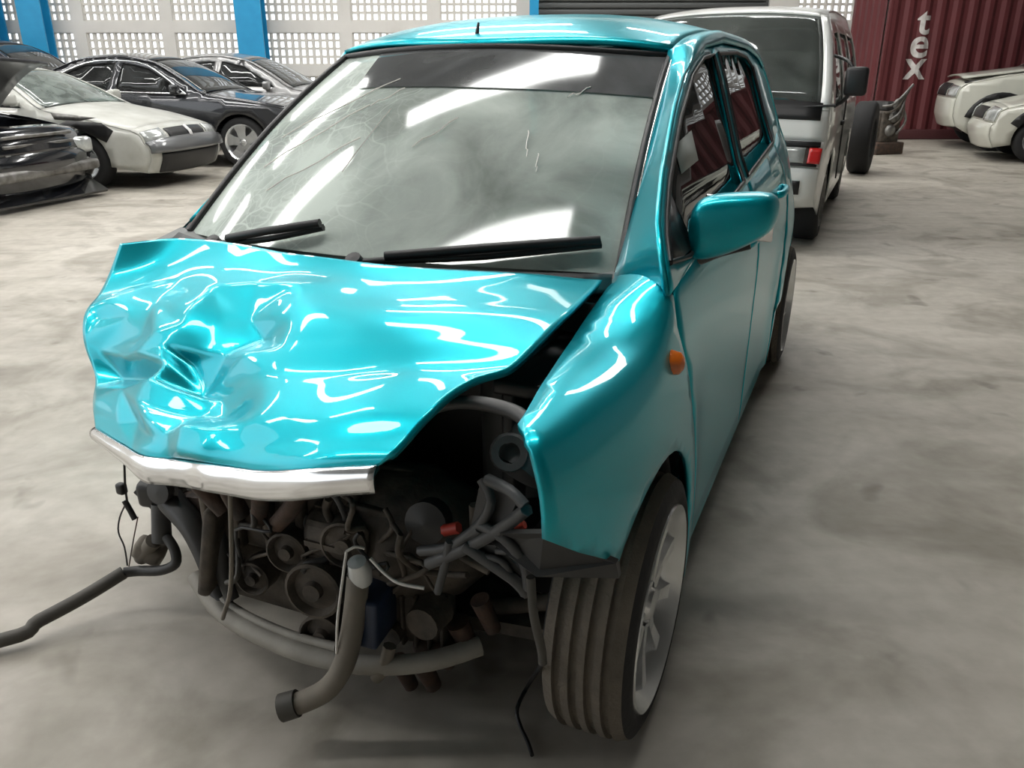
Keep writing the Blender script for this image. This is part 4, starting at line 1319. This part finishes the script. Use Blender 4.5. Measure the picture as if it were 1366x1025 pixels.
# crushed radiator panel remains: leaning dark pillar and curved lower crossmember
tubeP('lower_crossmember', [(262, 770, -.10), (285, 805, -.14), (318, 832, -.17), (370, 858, -.19), (430, 878, -.20), (500, 888, -.19), (575, 882, -.15), (640, 862, -.08)], .021, 'bar_grey', 'dusty curved lower crossmember', 10)
tubeP('crossmember_lip', [(290, 796, -.13), (330, 822, -.16), (390, 848, -.18), (450, 864, -.19)], .010, 'bar_grey')
tubeP('radiator_support', [(228, 668, -.05), (255, 700, -.08), (275, 740, -.10), (292, 790, -.12), (300, 812, -.14)], lambda t: .034 - .012 * t, 'black_plastic', None, 8)
tubeP('radiator_support', [(285, 680, -.10), (293, 720, -.12), (296, 760, -.13), (310, 800, -.14)], .016, 'grey_plastic')
m = MB().plate([V(236, 662, -.04), V(292, 668, -.06), V(300, 720, -.06), (V(282, 748, -.06)), V(252, 706, -.05)], .03, (0, 1, 0))
m.build('torn_panel', 'rusty_metal', car, smooth=False)
# headlamp remains on the crushed corner
hl = MB().box(V(216, 655, .0), (.10, .07, .07), (.2, .1, .3), bev=.012)
hl.box(V(232, 648, -.01), (.05, .05, .06), (.1, .5, .1), bev=.01)
hlo = hl.build('lamp_carrier', 'black_plastic', car)
MB().lathe([(.034, 0), (.026, .004), (.030, .03), (.0001, .034)], V(222, 652, -.06), (.1, -1, .2), 16).build('lamp_ring', 'grey_plastic', hlo)
MB().cyl(V(214, 672, -.02), V(216, 722, -.04), .022, .024, 14).build('canister', 'grey_plastic', car)
m = MB().box(V(200, 735, -.04), (.075, .05, .055), (.3, .5, .4), bev=.012)
m.cyl(V(188, 745, -.05), V(205, 722, -.05), .018, .02)
m.build('hose_joint', 'dusty_hose', car)
tubeP('bent_bracket', [(182, 655, -.02), (196, 668, -.02), (212, 684, -.02)], .009, 'black_plastic', None, 6)
tubeP('bent_bracket', [(166, 668, -.02), (173, 680, -.02), (180, 693, -.02)], .008, 'black_plastic', None, 6)
m = MB().tube([V(166, 620, -.02), V(167, 650, -.02), V(170, 672, -.02)], .003, 6, 3)
m.box(V(162, 652, -.02), (.025, .02, .03), bev=.006)
m.build('dangling_plug', 'trim_black', car)
tubeP('loose_wire', [(168, 672, -.02), (160, 690, -.02), (158, 710, -.03), (166, 730, -.04), (170, 755, -.05)], .0022, 'trim_black', None, 5)
tubeP('loose_wire', [(184, 690, -.02), (178, 720, -.03), (172, 756, -.05)], .0016, 'rusty_metal', None, 5)
# coolant hose trailing out over the floor
a0 = [V(222, 716, -.04), V(233, 734, -.05), V(234, 752, -.06), V(215, 761, -.07), V(185, 762, -.08), V(165, 764, -.10)]
hEnd = Vector(w2car(floorpt(0, 855, .03)))
hA = Vector(a0[-1])
g0 = w2car(np.array(floorpt(0, 855, .03)) + np.array((-.45, -.14, -.010)))
MB().tube([tuple(hA), tuple(hA.lerp(hEnd, .35) - Vector((0, 0, .006))), tuple(hA.lerp(hEnd, .7) - Vector((0, 0, .004))), tuple(hEnd), tuple(g0)], .017, 10, 5).build('trailing_hose', 'hose_rubber', car, label='grey rubber hose trailing to the floor')
MB().tube(a0, .013, 8, 4).build('hose_bend', 'black_plastic', car)
# lower hose hanging by the radiator, open end on the floor side
lo = [(478, 770, -.20), (474, 810, -.22), (468, 850, -.235), (458, 888, -.25), (438, 918, -.27), (408, 935, -.29), (378, 944, -.31)]
hz = tubeP('lower_hose', lo, .022, 'dusty_hose', 'dusty lower radiator hose hanging down', 12, 5)
d = (Vector(V(*lo[-1])) - Vector(V(*lo[-2]))).normalized()
MB().lathe([(.022, -.03), (.027, -.03), (.028, .004), (.018, .006), (.016, -.02)], V(*lo[-1]), d, 16).build('hose_end', 'hose_rubber', hz)
tubeP('hose_stub', [(520, 862, -.18), (512, 890, -.19), (500, 905, -.2)], .014, 'dusty_hose')
# headlamp washer bottle / battery box and dark blue casing
MB().box(V(500, 815, -.17), (.055, .10, .11), (0, .05, .1), bev=.008).build('relay_box', 'blue_plastic', car)
MB().lathe([(.0001, .03), (.018, .026), (.024, .0), (.018, -.03), (.0001, -.03)], V(480, 762, -.21), (0, -.3, 1), 14).build('sensor', 'clear_lens', car)
gc = V(560, 812, -.08)
gm = MB().box(gc, (.15, .08, .14), (0, 0, .15), bev=.03)
for k in range(6):
    gm.box((gc[0] - .07 + k * .028, gc[1] - .045 + k * .004, gc[2]), (.008, .03, .12), bev=.003)
gm.cyl((gc[0] + .05, gc[1] - .08, gc[2] + .03), (gc[0] + .05, gc[1] - .02, gc[2] + .03), .035, .04)
gm.cyl((gc[0] - .03, gc[1] - .07, gc[2] - .03), (gc[0] - .03, gc[1] - .02, gc[2] - .03), .022)
gm.build('gear_casing', 'grimy_metal', car)
MB().box(V(585, 860, -.08), (.09, .08, .07), (.2, 0, .1), bev=.015).build('sump_bracket', 'rusty_metal', car)
for (px, py, r_) in ((560, 880, .022), (530, 880, .02), (610, 830, .024), (640, 800, .02)):
    c = V(px, py, -.09)
    MB().cyl(c, (c[0] + .02, c[1] + .02, c[2] - .08), r_, r_ * .8).build('bolt_boss', 'rusty_metal', car)
tubeP('drive_shaft', [(520, 825, .0), (620, 815, .0), (760, 800, .0)], .018, 'grimy_metal', None, 10)
tubeP('track_rod', [(560, 850, .08), (660, 830, .08), (740, 815, .06)], .012, 'grimy_metal')
MB().plate([(.20, -.06, .17), (.62, -.03, .19), (.62, .07, .19), (.20, .16, .17)], .03, (0, 0, 1)).build('lower_arm', 'grimy_metal', car, smooth=False)
MB().box((0, .14, .16), (.9, .12, .07), bev=.02).build('subframe', 'grimy_metal', car)
# wires
tubeP('hanging_cable', [(307, 655, -.28), (308, 700, -.27), (309, 750, -.27), (307, 790, -.27), (301, 812, -.27), (297, 826, -.27)], .0045, 'dusty_hose', 'thin bowden cable hanging from the bonnet edge', 6)
tubeP('white_wire', [(462, 736, -.24), (456, 780, -.25), (450, 830, -.255), (449, 872, -.26)], .0026, 'wire_white', None, 6)
tubeP('white_wire', [(462, 736, -.24), (474, 730, -.23), (486, 732, -.22)], .0026, 'wire_white', None, 6)
tubeP('white_wire', [(494, 745, -.22), (512, 764, -.22), (532, 778, -.22), (566, 785, -.21)], .0035, 'wire_white', None, 6)
tubeP('red_plug', [(592, 708, -.18), (612, 704, -.18)], .011, 'wire_red', None, 6)
tubeP('red_plug', [(688, 704, -.2), (700, 700, -.2)], .007, 'wire_red', None, 6)
R2 = random.Random(3)
for k in range(14):
    x0 = R2.uniform(330, 680); y0 = R2.uniform(650, 720)
    pts = [(x0 + R2.uniform(-12, 12) * j + j * R2.uniform(-10, 14), y0 + j * R2.uniform(12, 30), -.12 - R2.uniform(0, .07)) for j in range(5)]
    tubeP('loom', pts, R2.choice((.004, .006, .009)), R2.choice(('black_plastic', 'grimy_metal', 'hose_rubber', 'grey_plastic')), None, 6)
# grey plastic headlamp bracket with open webs, in front of the wheel
for ps, r_ in (([(572, 752, -.22), (620, 732, -.24), (668, 706, -.26), (702, 680, -.28)], .012), ([(560, 735, -.22), (600, 730, -.23), (640, 705, -.25)], .010),
               ([(620, 728, -.25), (655, 752, -.25), (692, 778, -.24), (702, 792, -.23)], .011), ([(640, 700, -.25), (672, 718, -.26), (700, 752, -.25), (705, 785, -.24)], .010),
               ([(600, 722, -.24), (594, 752, -.23), (584, 790, -.21)], .008), ([(642, 640, -.24), (655, 668, -.25), (640, 700, -.25), (610, 724, -.24)], .009),
               ([(650, 640, -.25), (680, 655, -.27), (700, 675, -.28)], .010), ([(662, 735, -.25), (690, 738, -.25), (700, 752, -.25)], .006), ([(640, 742, -.25), (668, 748, -.25), (684, 770, -.24)], .006)):
    tubeP('bracket_rib', ps, r_, 'grey_plastic', None, 6, 3)
MB().plate([V(628, 724, -.24), V(662, 728, -.245), V(704, 770, -.235), V(700, 800, -.225), V(668, 768, -.24)], .012, (0, 1, .2)).build('bracket_web', 'grey_plastic', car, smooth=False)
MB().plate([V(640, 645, -.23), V(690, 668, -.25), V(676, 700, -.25), V(628, 705, -.23)], .012, (0, 1, .2)).build('bracket_web', 'black_plastic', car, smooth=False)
# grey canister and round bits beside the wing
m = MB().lathe([(.0001, .0), (.045, .0), (.05, .02), (.05, .09), (.03, .11), (.0001, .11)], V(690, 632, -.16), (.2, .6, .5), 18)
m.build('air_resonator', 'grey_plastic', car)
MB().lathe([(.018, -.01), (.03, -.012), (.034, 0), (.03, .012), (.018, .01), (.018, -.01)], V(680, 604, -.18), (.3, -.8, .3), 18).build('hose_ring', 'grey_plastic', car)
MB().lathe([(.0001, .0), (.04, .0), (.042, .04), (.0001, .05)], V(578, 690, -.10), (.1, -1, .2), 18).build('horn', 'black_plastic', car)
# slam panel edge across the top of the wheel bay
tubeP('slam_panel', [(545, 560, -.20), (590, 540, -.20), (640, 538, -.22), (690, 552, -.25), (712, 575, -.28)], .012, 'black_plastic', None, 8)
# splash shield above the tyre
MB().plate([V(640, 712, -.24), V(722, 712, -.33), V(822, 752, -.25), V(826, 772, -.24), V(716, 770, -.28), V(676, 742, -.24)], .012, (0, 1, .1)).build('wheel_arch_liner', 'black_plastic', car, smooth=False)
# cable dangling to the floor inside the front tyre
c1 = [V(708, 770, -.27), V(712, 820, -.27), V(722, 865, -.26), V(724, 885, -.26)] + [tuple(carpt(x, y, 2, z)) for x, y, z in ((706, 912, .06), (690, 945, .025))]
gnd = [tuple(w2car(floorpt(x, y, .008))) for x, y in ((694, 968), (704, 990), (710, 1008))]
MB().tube(c1[:4], .008, 8, 4).build('brake_hose', 'hose_rubber', car)
MB().tube(c1[3:] + gnd, .0045, 6, 4).build('trailing_cable', 'trim_black', car)
